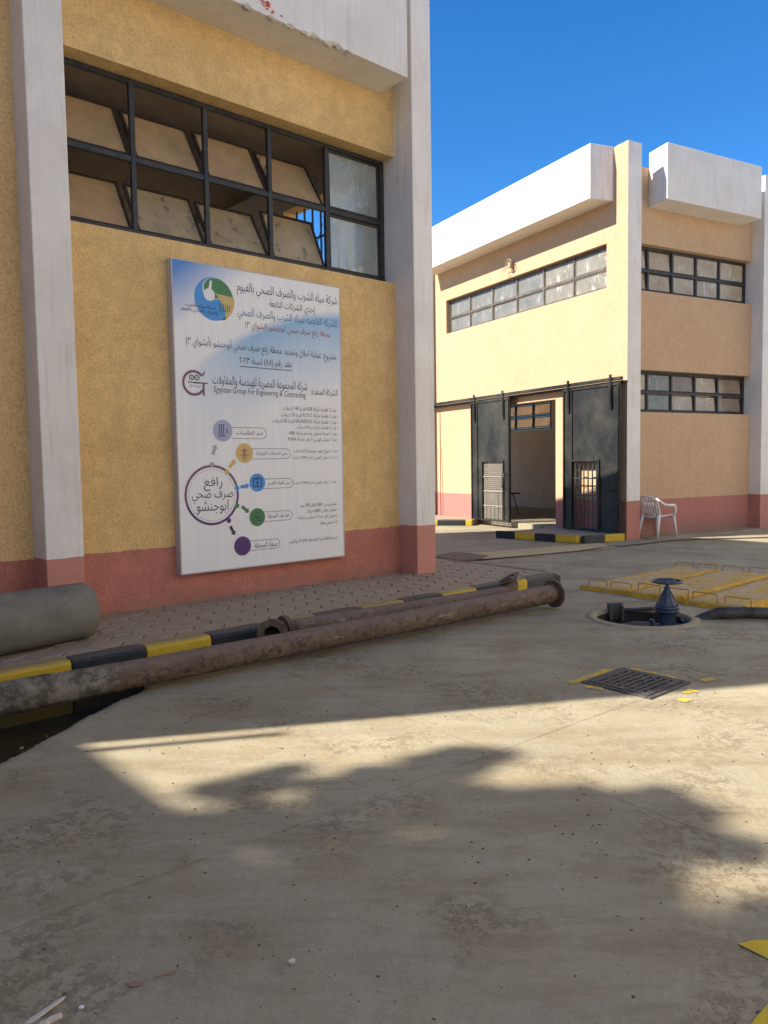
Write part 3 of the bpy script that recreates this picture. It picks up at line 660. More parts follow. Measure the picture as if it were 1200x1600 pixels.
fa = MB(LM); fa.prism([(-6.95, 0), (-6.95, .55), (-.46, .55), (-.385, 0)], 6.745, 7.80); fa.build('fascia', M['fascia'], B2, .006)
fa = MB(); fa.prism([(.885, -.3), (.80, .25), (3.66, .25), (3.74, -.3)], 6.715, 7.80); fa.build('fascia', M['fascia'], B2, .006)
fp = MB(LM); fp.prism([(-13.4, 0), (-13.4, .55), (-7.75, .55), (-7.68, 0)], 6.745, 7.80); fp.build('fascia', M['fascia'], B2, .006)
cp = MB(LM); cp.box((-7.5, .0, -.1), (-7.15, .30, 7.79)); cp.build('column', M['white2'], B2, .006)
rnd = random.Random(3)
window(B2, LM, [-6.52, -5.55, -4.57, -3.60, -2.63, -1.64, -.575], [5.085, 5.50, 5.965], -.10, .035, .035,
       lambda i, j: [M['glass_sun'], M['glass_sun'], M['glass_sun'], M['glass_sun'], M['glass_bleach'], M['glass_bleach']][i], lambda i, j: R(rnd.choice([0, 1, 2, 1])), M['frame_grey'], M['frame_grey'], sash=.02)
window(B2, None, [.33, 1.04, 1.76, 2.49, 3.23, 4.115], [5.06, 5.50, 5.985], -.45, .05, .045,
       lambda i, j: M['glass_tan'], lambda i, j: R([7, 6, 1, 0, 0][i]), M['frame_black'], M['sash_dark'], sash=.018)
window(B2, None, [.33, 1.04, 1.76, 2.49, 3.23, 4.115], [2.58, 3.0, 3.435], -.45, .05, .045,
       lambda i, j: M['glass_tan2'] if i == 4 or (i == 2 and j == 1) else M['glass_bleach'] if i == 1 else M['glass_tan'], lambda i, j: R([0, 1, 4, 6, 8][i]), M['frame_black'], M['sash_dark'], sash=.018)
BM_ = lambda u, v, z: (4.24 + v, u, z)
window(B2, BM_, [-6.79, -5.85, -4.9, -3.95, -3.0, -2.0, -1.01], [2.605, 3.02, 3.445], .06, .05, .045, lambda i, j: M['glass_back'], lambda i, j: R(-4), M['frame_black'], M['sash_dark'])
window(B2, BM_, [-12.79, -11.85, -10.9, -9.95, -9.0, -8.1, -7.21], [2.605, 3.02, 3.445], .06, .05, .045, lambda i, j: M['glass_back'], lambda i, j: R(-4), M['frame_black'], M['sash_dark'])
# wall lamp ring above the band window
lp = MB(LM); c0 = (-3.62, .10, 6.24)
lp.tube([(-3.62 + .10 * math.cos(a), .12, 6.26 + .10 * math.sin(a)) for a in [k * math.pi / 8 for k in range(17)]], .012, 6)
lp.tube([(-3.72, .14, 6.14), (-3.8, .16, 6.10), (-3.86, .14, 6.15), (-3.8, .12, 6.2), (-3.72, .1, 6.18)], .010, 6); lp.box((-3.66, 0, 6.18), (-3.58, .12, 6.3))
lamp = lp.build('cable_loop', M['cream_ring'], None, fr=F2); tag(lamp, 'small coil of pale cable fixed on the sunlit wall above the far band window', 'cable coil')
# sliding door track, doors, hangers
tr_ = MB(LM); tr_.box((-7.12, .13, 3.17), (.02, .21, 3.235)); tr_.box((-7.12, .0, 3.12), (.015, .128, 3.165))
tk = tr_.build('door_track', M['door_black'], B2, .003)
def door(u0, u1, wick, grille_mat, label, bars_kind):
    D = thing('sliding_door', label, 'door', F2, (-.17, (u0 + u1) / 2, .115), 'black sliding doors of the far building')
    wu0, wu1, wz0, wz1 = wick
    p = MB(LM); p.gridwall(u0, u1, .125, 3.13, .20, .16, [(wu0, wu1, wz0, wz1)]); p.build('door_panel', M['door_black'], D)
    fr_ = MB(LM)
    for uu in (u0, u0 + .25, u1 - .05): fr_.box((uu, .201, .13), (uu + .035, .225, 3.12))
    fr_.box((u0 + .036, .201, .13), (u1 - .051, .222, .18)); fr_.box((u0 + .036, .201, 3.07), (u1 - .051, .222, 3.12))
    for a in (wu0 - .045, wu1 + .005): fr_.box((a, .2015, wz0 - .02), (a + .04, .232, wz1 + .045))
    fr_.box((wu0 - .004, .2015, wz1 + .003), (wu1 + .004, .230, wz1 + .045))
    fr_.build('door_frame', M['door_black'], D, .002)
    g = MB(LM); nb = 6
    if bars_kind == 'bars':
        for k in range(nb): x = wu0 + (wu1 - wu0) * (k + .5) / nb; g.box((x - .012, .172, wz0), (x + .012, .184, wz1))
        for k in range(1, 4): z = wz0 + (wz1 - wz0) * k / 4; g.box((wu0, .186, z - .013), (wu1, .196, z + .013))
        for k in range(nb - 1):
            x = wu0 + (wu1 - wu0) * (k + .5) / nb; x2 = wu0 + (wu1 - wu0) * (k + 1.5) / nb
            if k % 2 == 0:
                for z in (wz1 - .18, wz1 - .55): g.box((x + .013, .173, z - .008), (x2 - .013, .183, z + .008))
    else:
        for k in range(19): x = wu0 + (wu1 - wu0) * (k + .5) / 19; g.box((x - .007, .172, wz0), (x + .007, .178, wz1))
        for k in range(30): z = wz0 + (wz1 - wz0) * (k + .5) / 30; g.box((wu0, .180, z - .004), (wu1, .184, z + .004))
        for k in range(1, 4): z = wz0 + (wz1 - wz0) * k / 4; g.box((wu0, .186, z - .012), (wu1, .20, z + .012))
        for k in range(5): x = wu0 + (wu1 - wu0) * (k + .5) / 5; g.box((x - .009, .187, wz0), (x + .009, .199, wz0 + .36 + (.36 if k in (0, 4) else 0) + (.3 if k == 3 else 0)))
    g.build('grille', grille_mat, D)
    for x in (u0 + .18, u1 - .22):
        h_ = MB(LM); h_.box((x - .035, .226, 2.62), (x + .035, .246, 3.295)); h_.box((x - .018, .247, 2.7), (x + .018, .258, 3.25)); h_.build('hanger', M['door_black'], D, .003)
    hd = MB(LM); x = u1 - .12; hd.tube([(x, .226, 1.32), (x, .29, 1.30), (x - .03, .30, .98), (x - .03, .226, .96)], .011, 8); hd.tube([(x - .07, .226, 1.32), (x - .07, .28, 1.28), (x - .10, .28, 1.0), (x - .10, .226, .96)], .009, 8); hd.build('handle', M['frame_black'], D)
    return D
door(-5.10, -3.52, (-4.60, -3.78, .15, 1.59), M['mesh_grey'], 'left black sliding door with a pale sunlit mesh wicket, beside the dark doorway', 'mesh')
door(-1.63, .0, (-1.34, -.58, .17, 1.57), M['frame_black'], 'right black sliding door at the building corner, lower half in shade, pink wall showing through its barred wicket', 'bars')
po = MB(LM); po.tube([(-7.02, .40, .14), (-7.0, .36, 3.5)], .022, 8); po.tube([(-6.90, .46, .14), (-6.93, .34, 2.3)], .012, 6)
tag(po.build('steel_pole', M['rust'], None, fr=F2), 'thin brown pole standing against the sunlit wall beside the near corner column', 'pole')
# stool just inside the doorway
st = thing('stool', 'small dark red stool standing inside the shaded doorway behind the left sliding door', 'stool', F2, (1.5, -5.75, .12))
m_ = MB(); m_.box((1.28, -5.97, .70), (1.72, -5.53, .74)); m_.build('seat', M['stool_red'], st, .01)
for a, b in ((-1, -1), (-1, 1), (1, -1), (1, 1)):
    m_ = MB(); m_.tube([(1.5 + a * .18, -5.75 + b * .18, .12), (1.5 + a * .07, -5.75 + b * .07, .70)], .014, 6); m_.build('leg', M['stool_red'], st)

# far pavements and kerbs
isl = MB(LM); isl.prism([(-1.86, 1.60), (-.14, 1.06), (-.14, .12), (-.10, .002), (-2.115, .002)], -.05, .118); tag(isl.build('entrance_pavement', M['paver'], None, fr=F2), kind='structure')
def lk(a, b, mat, label, z1=.15, w_=.13, inner=-1):
    A, B_ = (-a[1], a[0]), (-b[1], b[0]); kerb_block('kerbstone', F2, A, B_, -.05, z1, w_, mat, inner, label, 'painted kerbstones before the sliding doors')
def lerp(a, b, t): return (a[0] + (b[0] - a[0]) * t, a[1] + (b[1] - a[1]) * t)
KA, KC, KD = (-1.90, 1.73), (-.06, 1.16), (.06, .22)
for k, (mt, lb) in enumerate(((M['kerb_black'], 'black kerbstone at the left end of the far entrance kerb'), (M['kerb_yellow'], 'left yellow kerbstone of the far entrance kerb, between two black ones'), (M['kerb_black'], 'black kerbstone between the two large yellow ones of the far entrance kerb'), (M['kerb_yellow'], 'yellow corner kerbstone where the far entrance kerb bends'))):
    lk(lerp(KA, KC, k / 4), lerp(KA, KC, (k + 1) / 4), mt, lb, inner=1)
lk(KC, lerp(KC, KD, .5), M['kerb_grey'], 'faded grey kerbstone between the corner stone and the last yellow one', inner=1)
lk(lerp(KC, KD, .5), KD, M['kerb_yellow'], 'yellow kerbstone nearest the far corner column', inner=1)
K0, K1 = (-4.70, .47), (-5.62, 1.56)
pk = MB(LM); pk.prism([(-4.82, .42), (-5.72, 1.52), (-7.2, 3.2), (-13, 3.2), (-13, .002), (-5.05, .002)], -.05, .13); tag(pk.build('far_pavement', M['paver'], None, fr=F2), kind='structure')
ks = [0, .12, .62, 1.3, 1.8]
for k, (mt, lb) in enumerate(((M['kerb_yellow'], 'short yellow kerb end below the left edge of the mesh door'), (M['kerb_black'], 'dark kerbstone with faint white marks left of the mesh door'), (M['kerb_yellow'], 'yellow kerbstone just right of the near corner column, in sun'), (M['kerb_black'], 'black kerbstone hidden behind the near corner column'))):
    lk(lerp(K0, K1, ks[k]), lerp(K0, K1, ks[k + 1]), mt, lb, inner=1)

# raised apron along the shaded face, sheets and cable on the yard
ap = MB(); ap.prism([(.37, -.296), (12, -.296), (12, .55), (.45, .18)], -.05, .012); tag(ap.build('apron', M['concrete_far'], None, fr=F2), kind='structure')
W = Fr(0, 0, 0)
def wpoly(name, pts, z0, z1, mat, label=None, cat=None, kind=None, bev=.002):
    cx = sum(p[0] for p in pts) / len(pts); cy = sum(p[1] for p in pts) / len(pts)
    mb = MB(); mb.prism([(p[0], -p[1]) for p in pts], z0, z1); o = mb.build(name, mat, None, bev, base=Vector((cx, cy, 0)), fr=W); tag(o, label, cat, None, kind); return o
wpoly('cover_sheet', [(1.60, 12.35), (4.20, 13.80), (4.08, 14.45), (1.52, 13.15)], .001, .022, M['cover_sand'], 'long sand coloured sheet lying flat on the yard before the black doors', 'sheet')
wpoly('steel_plate', [(.75, 12.75), (1.18, 12.22), (1.58, 12.34), (1.75, 12.72), (1.25, 13.35)], .003, .03, M['cover_rust'], 'brown flat steel plate at the left end of the sand coloured sheet', 'plate')
cb = MB(); pts = [(4.05, -13.75, .03), (4.4, -13.95, .012), (4.9, -14.3, .012), (5.5, -14.72, .012), (6.2, -14.95, .012), (7.0, -15.0, .012), (8.0, -15.1, .012), (10, -15.2, .012)]
cb.tube(pts, .012, 6); cb.tube([(1.5, -12.27, .012), (2.4, -12.72, .012), (3.4, -13.28, .012), (4.05, -13.75, .03)], .01, 6)
tag(cb.build('black_cable', M['black_rubber'], None, fr=W), 'thin black cable running over the ground past the white chair', 'cable')

# ------------------------------------------------------------------ BUILDING and TREE at left throw the shade; unseen white blocks added for bounce
B3 = thing('side_building', 'plain ochre building to the left of the camera, outside the picture', 'building', F1, (-12.9, 0, 0))
w3 = MB(); w3.box((-16.9, 7.4, -.1), (-13.0, -8, 7.5)); w3.build('wall', M['ochre_smooth'], B3)
w3 = MB(); w3.box((-17.1, 7.6, 7.502), (-13.0, -8.2, 7.56)); w3.build('roof', M['roof'], B3)
B4 = thing('bounce_block_rear', 'long white block added unseen behind the camera to bounce sunlight', 'building', F1, (-3, 10, 0))  # unseen block added to bounce warm sunlight onto the shaded near front
w4 = MB(); w4.gridwall(-10, 9.2, -.1, 10.2, 9.75, 10, [(-9 + k * 3.6, -7.9 + k * 3.6, z, z + 1.0) for k in range(5) for z in (1.2, 5.2)]); w4.build('wall', M['fascia'], B4)
w4 = MB(); w4.box((-10, 18, -.1), (9.2, 11.0, 10)); w4.build('core', M['interior2'], B4)
w4 = MB(); w4.box((-10.3, 18.2, 10.205), (9.3, 9.5, 10.4)); w4.build('roof', M['roof'], B4)
B5 = thing('bounce_block_right', 'white block added unseen to the right of the camera to bounce sunlight', 'building', F1, (9.6, 8, 0))  # added out of view; its sunny white side fills the shade
w5 = MB(lambda u, v, z: (9.6 + v, u, z)); w5.gridwall(4.4, 13, -.1, 9.0, 0, .25, [(5.2 + k * 2.6, 6.6 + k * 2.6, z, z + 1.3) for k in range(3) for z in (1.2, 4.8)]); w5.build('wall', M['fascia'], B5)
w5 = MB(); w5.box((9.86, 4.4, -.1), (11.5, 13, 8.9)); w5.build('core', M['fascia'], B5)
w5 = MB(); w5.box((9.3, 4.2, 9.005), (11.7, 13.2, 9.2)); w5.build('roof', M['roof'], B5)
B6 = thing('bounce_block_far', 'white block added unseen beyond the right edge to bounce sunlight onto the far building', 'building', F2, (9.5, -1, 0))  # added to brighten the far building's shaded right face
w6 = MB(lambda u, v, z: (9.5 + v, u, z)); w6.gridwall(-8, 4.2, -.1, 8.6, 0, .25, [(-6 + k * 3, -4.6 + k * 3, 5, 6.2) for k in range(3)]); w6.build('wall', M['fascia'], B6)
w6 = MB(); w6.box((9.76, -8, -.1), (12, 4.2, 8.5)); w6.build('core', M['interior2'], B6)
w6 = MB(); w6.box((9.3, -8.2, 8.605), (12.2, 4.4, 8.8)); w6.build('roof', M['roof'], B6)
dp = MB(); dp.tube([(-9.72, .445, -.1), (-9.72, .445, 5.3)], .028, 8)
tag(dp.build('drain_pipe', M['rust'], None, fr=F1), 'upright steel pipe beside the far left end of the near building', 'pipe')
T0 = F1.w(-19.8, -1.5)
tree = bpy.data.objects.new('tree', None); COL.objects.link(tree); tree.location = T0; tag(tree, 'tall leafy tree left of the camera, behind the side building, throwing dappled shade', 'tree')
BL = [(-4.84, 4.04, .12), (-4.66, 4.0, .08), (-4.56, 4.02, .05), (-5.1, 4.3, .2), (-4.85, 4.50, .20), (-4.25, 4.62, .24), (-4.0, 4.52, .15), (-3.78, 4.50, .10), (-3.68, 4.6, .10), (-4.5, 5.0, .36), (-4.05, 5.10, .24), (-3.75, 5.22, .12), (-3.85, 5.40, .2), (-3.55, 5.50, .11), (-3.42, 5.58, .10), (-3.55, 5.72, .12),
      (-3.8, 5.72, .16), (-4.2, 5.6, .3), (-4.7, 5.6, .4), (-3.62, 5.92, .08), (-4.5, 6.25, .27), (-4.05, 6.35, .13), (-4.25, 6.6, .24), (-3.95, 6.8, .3), (-4.9, 6.4, .5), (-4.6, 7.0, .5), (-5.4, 5.2, .7), (-5.6, 6.4, .8), (-5.5, 7.6, .9), (-6.4, 4.9, .8), (-6.6, 6.2, 1.0), (-6.4, 7.8, 1.0), (-4.7, 7.9, .6), (-7.3, 5.6, .9), (-7.4, 7.0, .9), (-4.9, 5.1, .32), (-4.6, 5.3, .3), (-4.45, 5.75, .3), (-4.75, 6.1, .35), (-5.0, 5.8, .4), (-4.4, 6.0, .22), (-4.2, 5.3, .25), (-4.75, 6.7, .4), (-4.3, 7.0, .4), (-4.45, 4.45, .14), (-5.1, 6.9, .5), (-4.05, 4.85, .16)]
lv, lf = [], []; tb = MB(); tn = math.tan(SUN_EL)
top = T0 + Vector((0, 0, 8.5)); lbm = MB()
lbm.tube([(T0.x, -T0.y, -.1), (T0.x + .1, -T0.y, 3), (T0.x - .1, -T0.y + .1, 6), (top.x, -top.y, 8.5), (top.x + .2, -top.y, 12)], [.32, .26, .22, .17, .05], 10)
rt_ = random.Random(5); XS = []
for (bu, bv, br) in BL:
    if br < .32:
        for _ in range(4):
            a = rt_.uniform(0, 6.283); d_ = br * rt_.uniform(.95, 1.5); XS.append((bu + d_ * math.cos(a) * .9 + .02, bv + d_ * math.sin(a), rt_.uniform(.035, .085)))
BL += XS
for (bu, bv, br) in BL:
    s_ = 11.6 + random.uniform(-.9, 1.1); g_ = F1.w(bu, bv); C_ = g_ - TR * s_ + Vector((0, 0, s_ * tn))
    if br > .1: lbm.tube([(top.x, -top.y, random.uniform(7, 9)), ((top.x + C_.x) / 2, -(top.y + C_.y) / 2, (C_.z + 8.5) / 2 + .3), (C_.x, -C_.y, C_.z)], [.07, .04, .01], 5)
    nl = int(90 + 2600 * br * br)
    for k in range(nl):
        q = Vector((random.gauss(0, 1), random.gauss(0, 1), random.gauss(0, .8))).normalized() * br * random.uniform(.15, 1.08) ** .6
        q += C_; a = Vector((random.gauss(0, 1), random.gauss(0, 1), random.gauss(0, 1))).normalized(); b = a.orthogonal().normalized(); sz = random.uniform(.045, .085)
        i0 = len(lv); lv += [q - a * sz, q + b * sz * .5, q + a * sz, q - b * sz * .5]; lf.append((i0, i0 + 1, i0 + 2, i0 + 3))
lm_ = bpy.data.meshes.new('crown'); lm_.from_pydata([v - T0 for v in lv], [], lf); lm_.materials.append(M['leafy']); linked('crown', lm_, tree)
tko = lbm.build('trunk', M['bark'], None, base=Vector((T0.x, T0.y, 0)), fr=W); tko.parent = tree; tko.location = (0, 0, 0); tko.rotation_euler = (0, 0, 0)

# ------------------------------------------------------------------ BILLBOARD
BD = thing('billboard', 'large white and blue printed project billboard with Arabic text fixed on the ochre wall', 'billboard', F1, (-3.12, .04, .5))
BV = .10
bd = MB(); bd.box((-3.12, .04, .5), (-1.0, BV, 3.675)); bd.build('panel', M['board'], BD)
be_ = MB(); be_.box((-3.132, .004, .488), (-3.1205, BV + .004, 3.687)); be_.box((-.9995, .004, .488), (-.988, BV + .004, 3.687)); be_.box((-3.12, .004, .488), (-1.0, BV + .004, .4995)); be_.box((-3.12, .004, 3.6755), (-1.0, BV + .004, 3.687)); be_.box((-3.12, .004, .5), (-1, .039, 3.675)); be_.build('board_frame', M['board_edge'], BD)
FORMS = {}
for ch, code, n4 in (('ء', 0xFE80, 1), ('آ', 0xFE81, 2), ('أ', 0xFE83, 2), ('ؤ', 0xFE85, 2), ('إ', 0xFE87, 2), ('ئ', 0xFE89, 4), ('ا', 0xFE8D, 2), ('ب', 0xFE8F, 4), ('ة', 0xFE93, 2), ('ت', 0xFE95, 4), ('ث', 0xFE99, 4), ('ج', 0xFE9D, 4), ('ح', 0xFEA1, 4), ('خ', 0xFEA5, 4),
                     ('د', 0xFEA9, 2), ('ذ', 0xFEAB, 2), ('ر', 0xFEAD, 2), ('ز', 0xFEAF, 2), ('س', 0xFEB1, 4), ('ش', 0xFEB5, 4), ('ص', 0xFEB9, 4), ('ض', 0xFEBD, 4), ('ط', 0xFEC1, 4), ('ظ', 0xFEC5, 4), ('ع', 0xFEC9, 4), ('غ', 0xFECD, 4), ('ف', 0xFED1, 4), ('ق', 0xFED5, 4),
                     ('ك', 0xFED9, 4), ('ل', 0xFEDD, 4), ('م', 0xFEE1, 4), ('ن', 0xFEE5, 4), ('ه', 0xFEE9, 4), ('و', 0xFEED, 2), ('ى', 0xFEEF, 2), ('ي', 0xFEF1, 4), ('\x01', 0xFEFB, 2), ('\x02', 0xFEF7, 2), ('\x03', 0xFEF9, 2)): FORMS[ch] = (code, n4)
def shape(word):
    word = word.replace('لا', '\x01').replace('لأ', '\x02').replace('لإ', '\x03'); out = []
    for i, ch in enumerate(word):
        if ch not in FORMS: out.append({'(': ')', ')': '('}.get(ch, ch)); continue
        code, k = FORMS[ch]; pj = i > 0 and word[i - 1] in FORMS and FORMS[word[i - 1]][1] == 4; nj = i + 1 < len(word) and word[i + 1] in FORMS and FORMS[word[i + 1]][1] > 1 and k == 4
        pj = pj and k > 1
        f = (3 if pj and nj else 2 if nj else 1 if pj else 0); out.append(chr(code + f))
    return ''.join(reversed(out))
def rtl(s):
    import re
    toks = re.findall(r"[A-Za-z0-9,/]+(?:\.\d+)?|[٠-٩]+|[^A-Za-z0-9٠-٩]+", s); res = []
    for t in toks:
        if re.match(r"[A-Za-z0-9٠-٩]", t): res.append(t)
        else: res.append(''.join(shape(x) if x.strip() else x for x in reversed(re.split(r"(\s+)", t))))
    return ''.join(reversed(res))
def text_mesh(s, shear=0, bold=0):
    """outline of the text, filled by the non-zero winding rule (glyph contours overlap where letters join)"""
    import numpy as np
    from mathutils.geometry import delaunay_2d_cdt
    c_ = bpy.data.curves.new('lettering', 'FONT'); c_.body = s; c_.size = 1; c_.resolution_u = 2; c_.shear = shear; c_.fill_mode = 'NONE'
    o = bpy.data.objects.new('lettering', c_); COL.objects.link(o); dg = bpy.context.evaluated_depsgraph_get(); dg.update()
    me = bpy.data.meshes.new_from_object(o.evaluated_get(dg)); COL.objects.unlink(o); bpy.data.objects.remove(o)
    P = [v.co.xy.copy() for v in me.vertices]; nx = {}; 
    par = list(range(len(P)))
    def find(a):
        while par[a] != a: par[a] = par[par[a]]; a = par[a]
        return a
    for e in me.edges: par[find(e.vertices[0])] = find(e.vertices[1])
    loops = {}
    for k in range(len(P)): loops.setdefault(find(k), []).append(k)
    E_ = []
    for L in loops.values():
        if len(L) > 2: E_ += [(L[k], L[(k + 1) % len(L)]) for k in range(len(L))]
    vs, ed, fs, *_ = delaunay_2d_cdt([Vector((p.x, p.y)) for p in P], E_, [], 0, 1e-6)
    A = np.array([P[a] for a, b in E_]); B = np.array([P[b] for a, b in E_]); V = np.array([(v.x, v.y) for v in vs])
    C_ = np.array([V[list(f)].mean(0) for f in fs]); keep = []
    for k0 in range(0, len(C_), 400):
        c = C_[k0:k0 + 400, None]; up_ = (A[None, :, 1] <= c[..., 1]) & (B[None, :, 1] > c[..., 1]); dn = (A[None, :, 1] > c[..., 1]) & (B[None, :, 1] <= c[..., 1])
        t = (c[..., 1] - A[None, :, 1]) / np.where(np.abs(B[:, 1] - A[:, 1]) < 1e-12, 1, B[:, 1] - A[:, 1])[None]; xx = A[None, :, 0] + t * (B - A)[None, :, 0]
        w_ = (up_ & (xx > c[..., 0])).sum(1) - (dn & (xx > c[..., 0])).sum(1); keep += list(w_ != 0)
    out = bpy.data.meshes.new('lettering'); out.from_pydata([(v.x, v.y, 0) for v in vs], [], [tuple(f) for f, k in zip(fs, keep) if k])
    bm = bmesh.new(); bm.from_mesh(out); bmesh.ops.delete(bm, geom=[v for v in bm.verts if not v.link_faces], context='VERTS'); bm.to_mesh(out); bm.free(); return out
def text(s, x0, x1, z0, z1, mat, arab=True, shear=0, bold=.012, name='lettering', h=None, align=None):
    me = text_mesh(rtl(s) if arab else s, shear, bold); me.materials.clear(); me.materials.append(mat)
    xs = [v.co.x for v in me.vertices]; ys = [v.co.y for v in me.vertices]; a, b, c_, d_ = min(xs), max(xs), min(ys), max(ys)
    sx = (x1 - x0) / (b - a); sy = sx if h is None else h / (d_ - c_)
    for v in me.vertices:
        t = (v.co.x - a) / (b - a); zc = z0 + (z1 - z0) * t
        v.co = Vector((x0 + t * (x1 - x0), -(BV + .0015 - .04) - v.co.z, zc + (v.co.y - (c_ + d_) / 2) * sy))
    o = bpy.data.objects.new(name, me); COL.objects.link(o); o.parent = BD; return o
def prnt(name, pts, mat, lift=.0015):
    me = bpy.data.meshes.new(name); me.from_pydata([(p[0], -(BV - .04) - lift, p[1]) for p in pts], [], [tuple(range(len(pts)))]); me.materials.append(mat)
    o = bpy.data.objects.new(name, me); COL.objects.link(o); o.parent = BD; return o
def ring(name, cx, cz, r0_, r1_, mat, a0=0, a1=2 * math.pi, lift=.0015, seg=48, dash=None):
    vs, f = [], []
    for k in range(seg + 1):
        a = a0 + (a1 - a0) * k / seg
        vs += [(cx + r0_ * math.cos(a), -(BV - .04) - lift, cz + r0_ * math.sin(a)), (cx + r1_ * math.cos(a), -(BV - .04) - lift, cz + r1_ * math.sin(a))]
        if k and not (dash and k % 2): f.append((2 * k - 2, 2 * k - 1, 2 * k + 1, 2 * k))
    me = bpy.data.meshes.new(name); me.from_pydata(vs, [], f); me.materials.append(mat); o = bpy.data.objects.new(name, me); COL.objects.link(o); o.parent = BD; return o
def disc(name, cx, cz, r, mat, lift=.002, seg=32): return prnt(name, [(cx + r * math.cos(2 * math.pi * k / seg), cz + r * math.sin(2 * math.pi * k / seg)) for k in range(seg)], mat, lift)
text('شركة مياه الشرب والصرف الصحي بالفيوم', .735, 2.085, 2.985, 3.0, M['ink_navy'], h=.15)
text('إحدي الشركات التابعة', 1.14, 1.76, 2.86, 2.86, M['ink'], h=.12)
text('للشركة القابضة لمياه الشرب والصرف الصحي', .735, 2.08, 2.725, 2.735, M['ink_blue'], h=.14)
text('محطة رفع صرف صحي ابوجنشو (ابشواي ٣)', .825, 1.975, 2.60, 2.605, M['ink_red'], h=.11)
text('مشروع: عملية احلال وتجديد محطة رفع صرف صحي أبوجنشو (أبشواي ٣)', .122, 2.055, 2.375, 2.36, M['ink_navy'], h=.14)
text('عقد رقم (٨٨) لسنة ٢٠٢٣', .745, 1.42, 2.215, 2.215, M['ink'], h=.11)
prnt('underline', [(.742, 2.158), (1.42, 2.158), (1.42, 2.166), (.742, 2.166)], M['ink'])
text('الشركة المنفذة:', 1.675, 2.065, 1.935, 1.935, M['ink'], h=.10)
text('شركة المجموعة المصرية للهندسة والمقاولات', .415, 1.625, 1.995, 1.985, M['ink'], h=.125)
text('Egyptian Group For Engineering & Contracting', .425, 1.605, 1.895, 1.885, M['ink'], False, .25, h=.085)
for s_, x0, z in (('- عدد 2 طلمبة ماركة KSB قدرة 145 ك.وات.', 1.28, 1.735), ('- عدد 1 طلمبة ماركة FLYGT قدرة 55 ك.وات', 1.26, 1.662), ('- عدد 1 طلمبة ماركة GRUNDFOS قدرة 60 ك.وات.', 1.14, 1.592), ('- عدد 2 طلمبة نزح قدرة 8 ك.وات.', 1.46, 1.522), ('- عدد 1 لوحة تشغيل وتحكم ماركة ABB.', 1.35, 1.453),
                  ('- عدد 1 ونش كهربي 5 طن ماركة MISIA.', 1.335, 1.383), ('- عدد 1 موزع جهد متوسط 6.6 ك.ف.', 1.42, 1.25), ('- عدد 2 محول كهربي قدرة 500 ك.ف.أ', 1.39, 1.18), ('- عدد 1 مولد كهربي قدرة 350 ك.ف.أ', 1.40, .89), ('- مواسير من GRP قطر 700 مم.', 1.49, .622), ('- بطول حوالي 2800 م.ط.', 1.59, .553),
                  ('- يحتوي علي عدد 9 محبس سكينة', 1.46, .484), ('- 3 محبس هواء', 1.77, .412), ('- السعة الانتاجية للمحطة 27,500 م3/يوم.', 1.32, .217)):
    text(s_, x0, 2.07 if z > 1 else 2.045, z, z, M['ink'], h=.058, bold=.018)
# water company emblem: split drop disc
cx, cz, r = .455, 2.835, .222
def arc(cx, cz, r, a0, a1, n=20): return [(cx + r * math.cos(R(a0 + (a1 - a0) * k / n)), cz + r * math.sin(R(a0 + (a1 - a0) * k / n))) for k in range(n + 1)]
prnt('emblem_left', arc(cx, cz, r, 80, 290) + arc(cx + .05, cz - .11, .12, -60, 95)[1:-1] + arc(cx - .02, cz + .10, .11, -80, -275)[1:], M['p_blue'], .0016)
prnt('emblem_right', arc(cx + .012, cz, r, 78, -72) + arc(cx + .065, cz - .10, .12, -55, 95)[1:-1] + arc(cx - .005, cz + .105, .105, -80, -270)[1:], M['p_green'], .002)
prnt('emblem_bridge', arc(cx + .03, cz, r * .97, 12, -62) + [(cx + .13, cz - .10), (cx + .07, cz + .01), (cx + .02, cz + .06)], M['p_tan'], .0024)
for k in range(6): prnt('emblem_pier', [(cx + .06 + k * .024, cz - .02 - k * .006), (cx + .07 + k * .024, cz - .02 - k * .006), (cx + .075 + k * .022, cz - .13 + k * .004), (cx + .063 + k * .022, cz - .13 + k * .004)], M['p_green'], .0028)
disc('emblem_glow', cx - .05, cz + .04, .065, M['p_white'], .0024, 20); prnt('emblem_jet', [(cx - .07, cz + .06), (cx - .03, cz + .06), (cx - .015, cz + .18), (cx - .035, cz + .19)], M['p_white'], .0025)
for o_ in (text('شركة مياه الشرب', .13, .47, 2.745, 2.74, M['ink_navy'], h=.045, bold=.02), text('والصرف الصحي بالفيوم', .08, .50, 2.695, 2.685, M['ink_navy'], h=.05, bold=.02)): o_.location.y -= .003
# contractor emblem
ring('emblem_ring', .20, 1.955, .105, .132, M['p_plum'], R(40), R(325)); prnt('emblem_bar', [(.20, 1.95), (.355, 1.95), (.355, 1.966), (.20, 1.966)], M['p_plum']); prnt('emblem_bar', [(.295, 1.83), (.32, 1.83), (.32, 1.949), (.295, 1.949)], M['p_plum'])
prnt('emblem_serif', [(.30, 2.03), (.31, 2.03), (.335, 2.095), (.30, 2.06)], M['p_plum'])
for a in (.175, .235): ring('emblem_eye', a, 2.01, .019, .030, M['ink'], seg=20); disc('emblem_eye', a, 2.01, .008, M['ink'], seg=10)
prnt('emblem_bar', [(.13, 1.955), (.27, 1.955), (.27, 1.966), (.13, 1.966)], M['ink'], .002); text('Egy.Group', .15, .27, 1.925, 1.92, M['ink'], False, .2, h=.025)
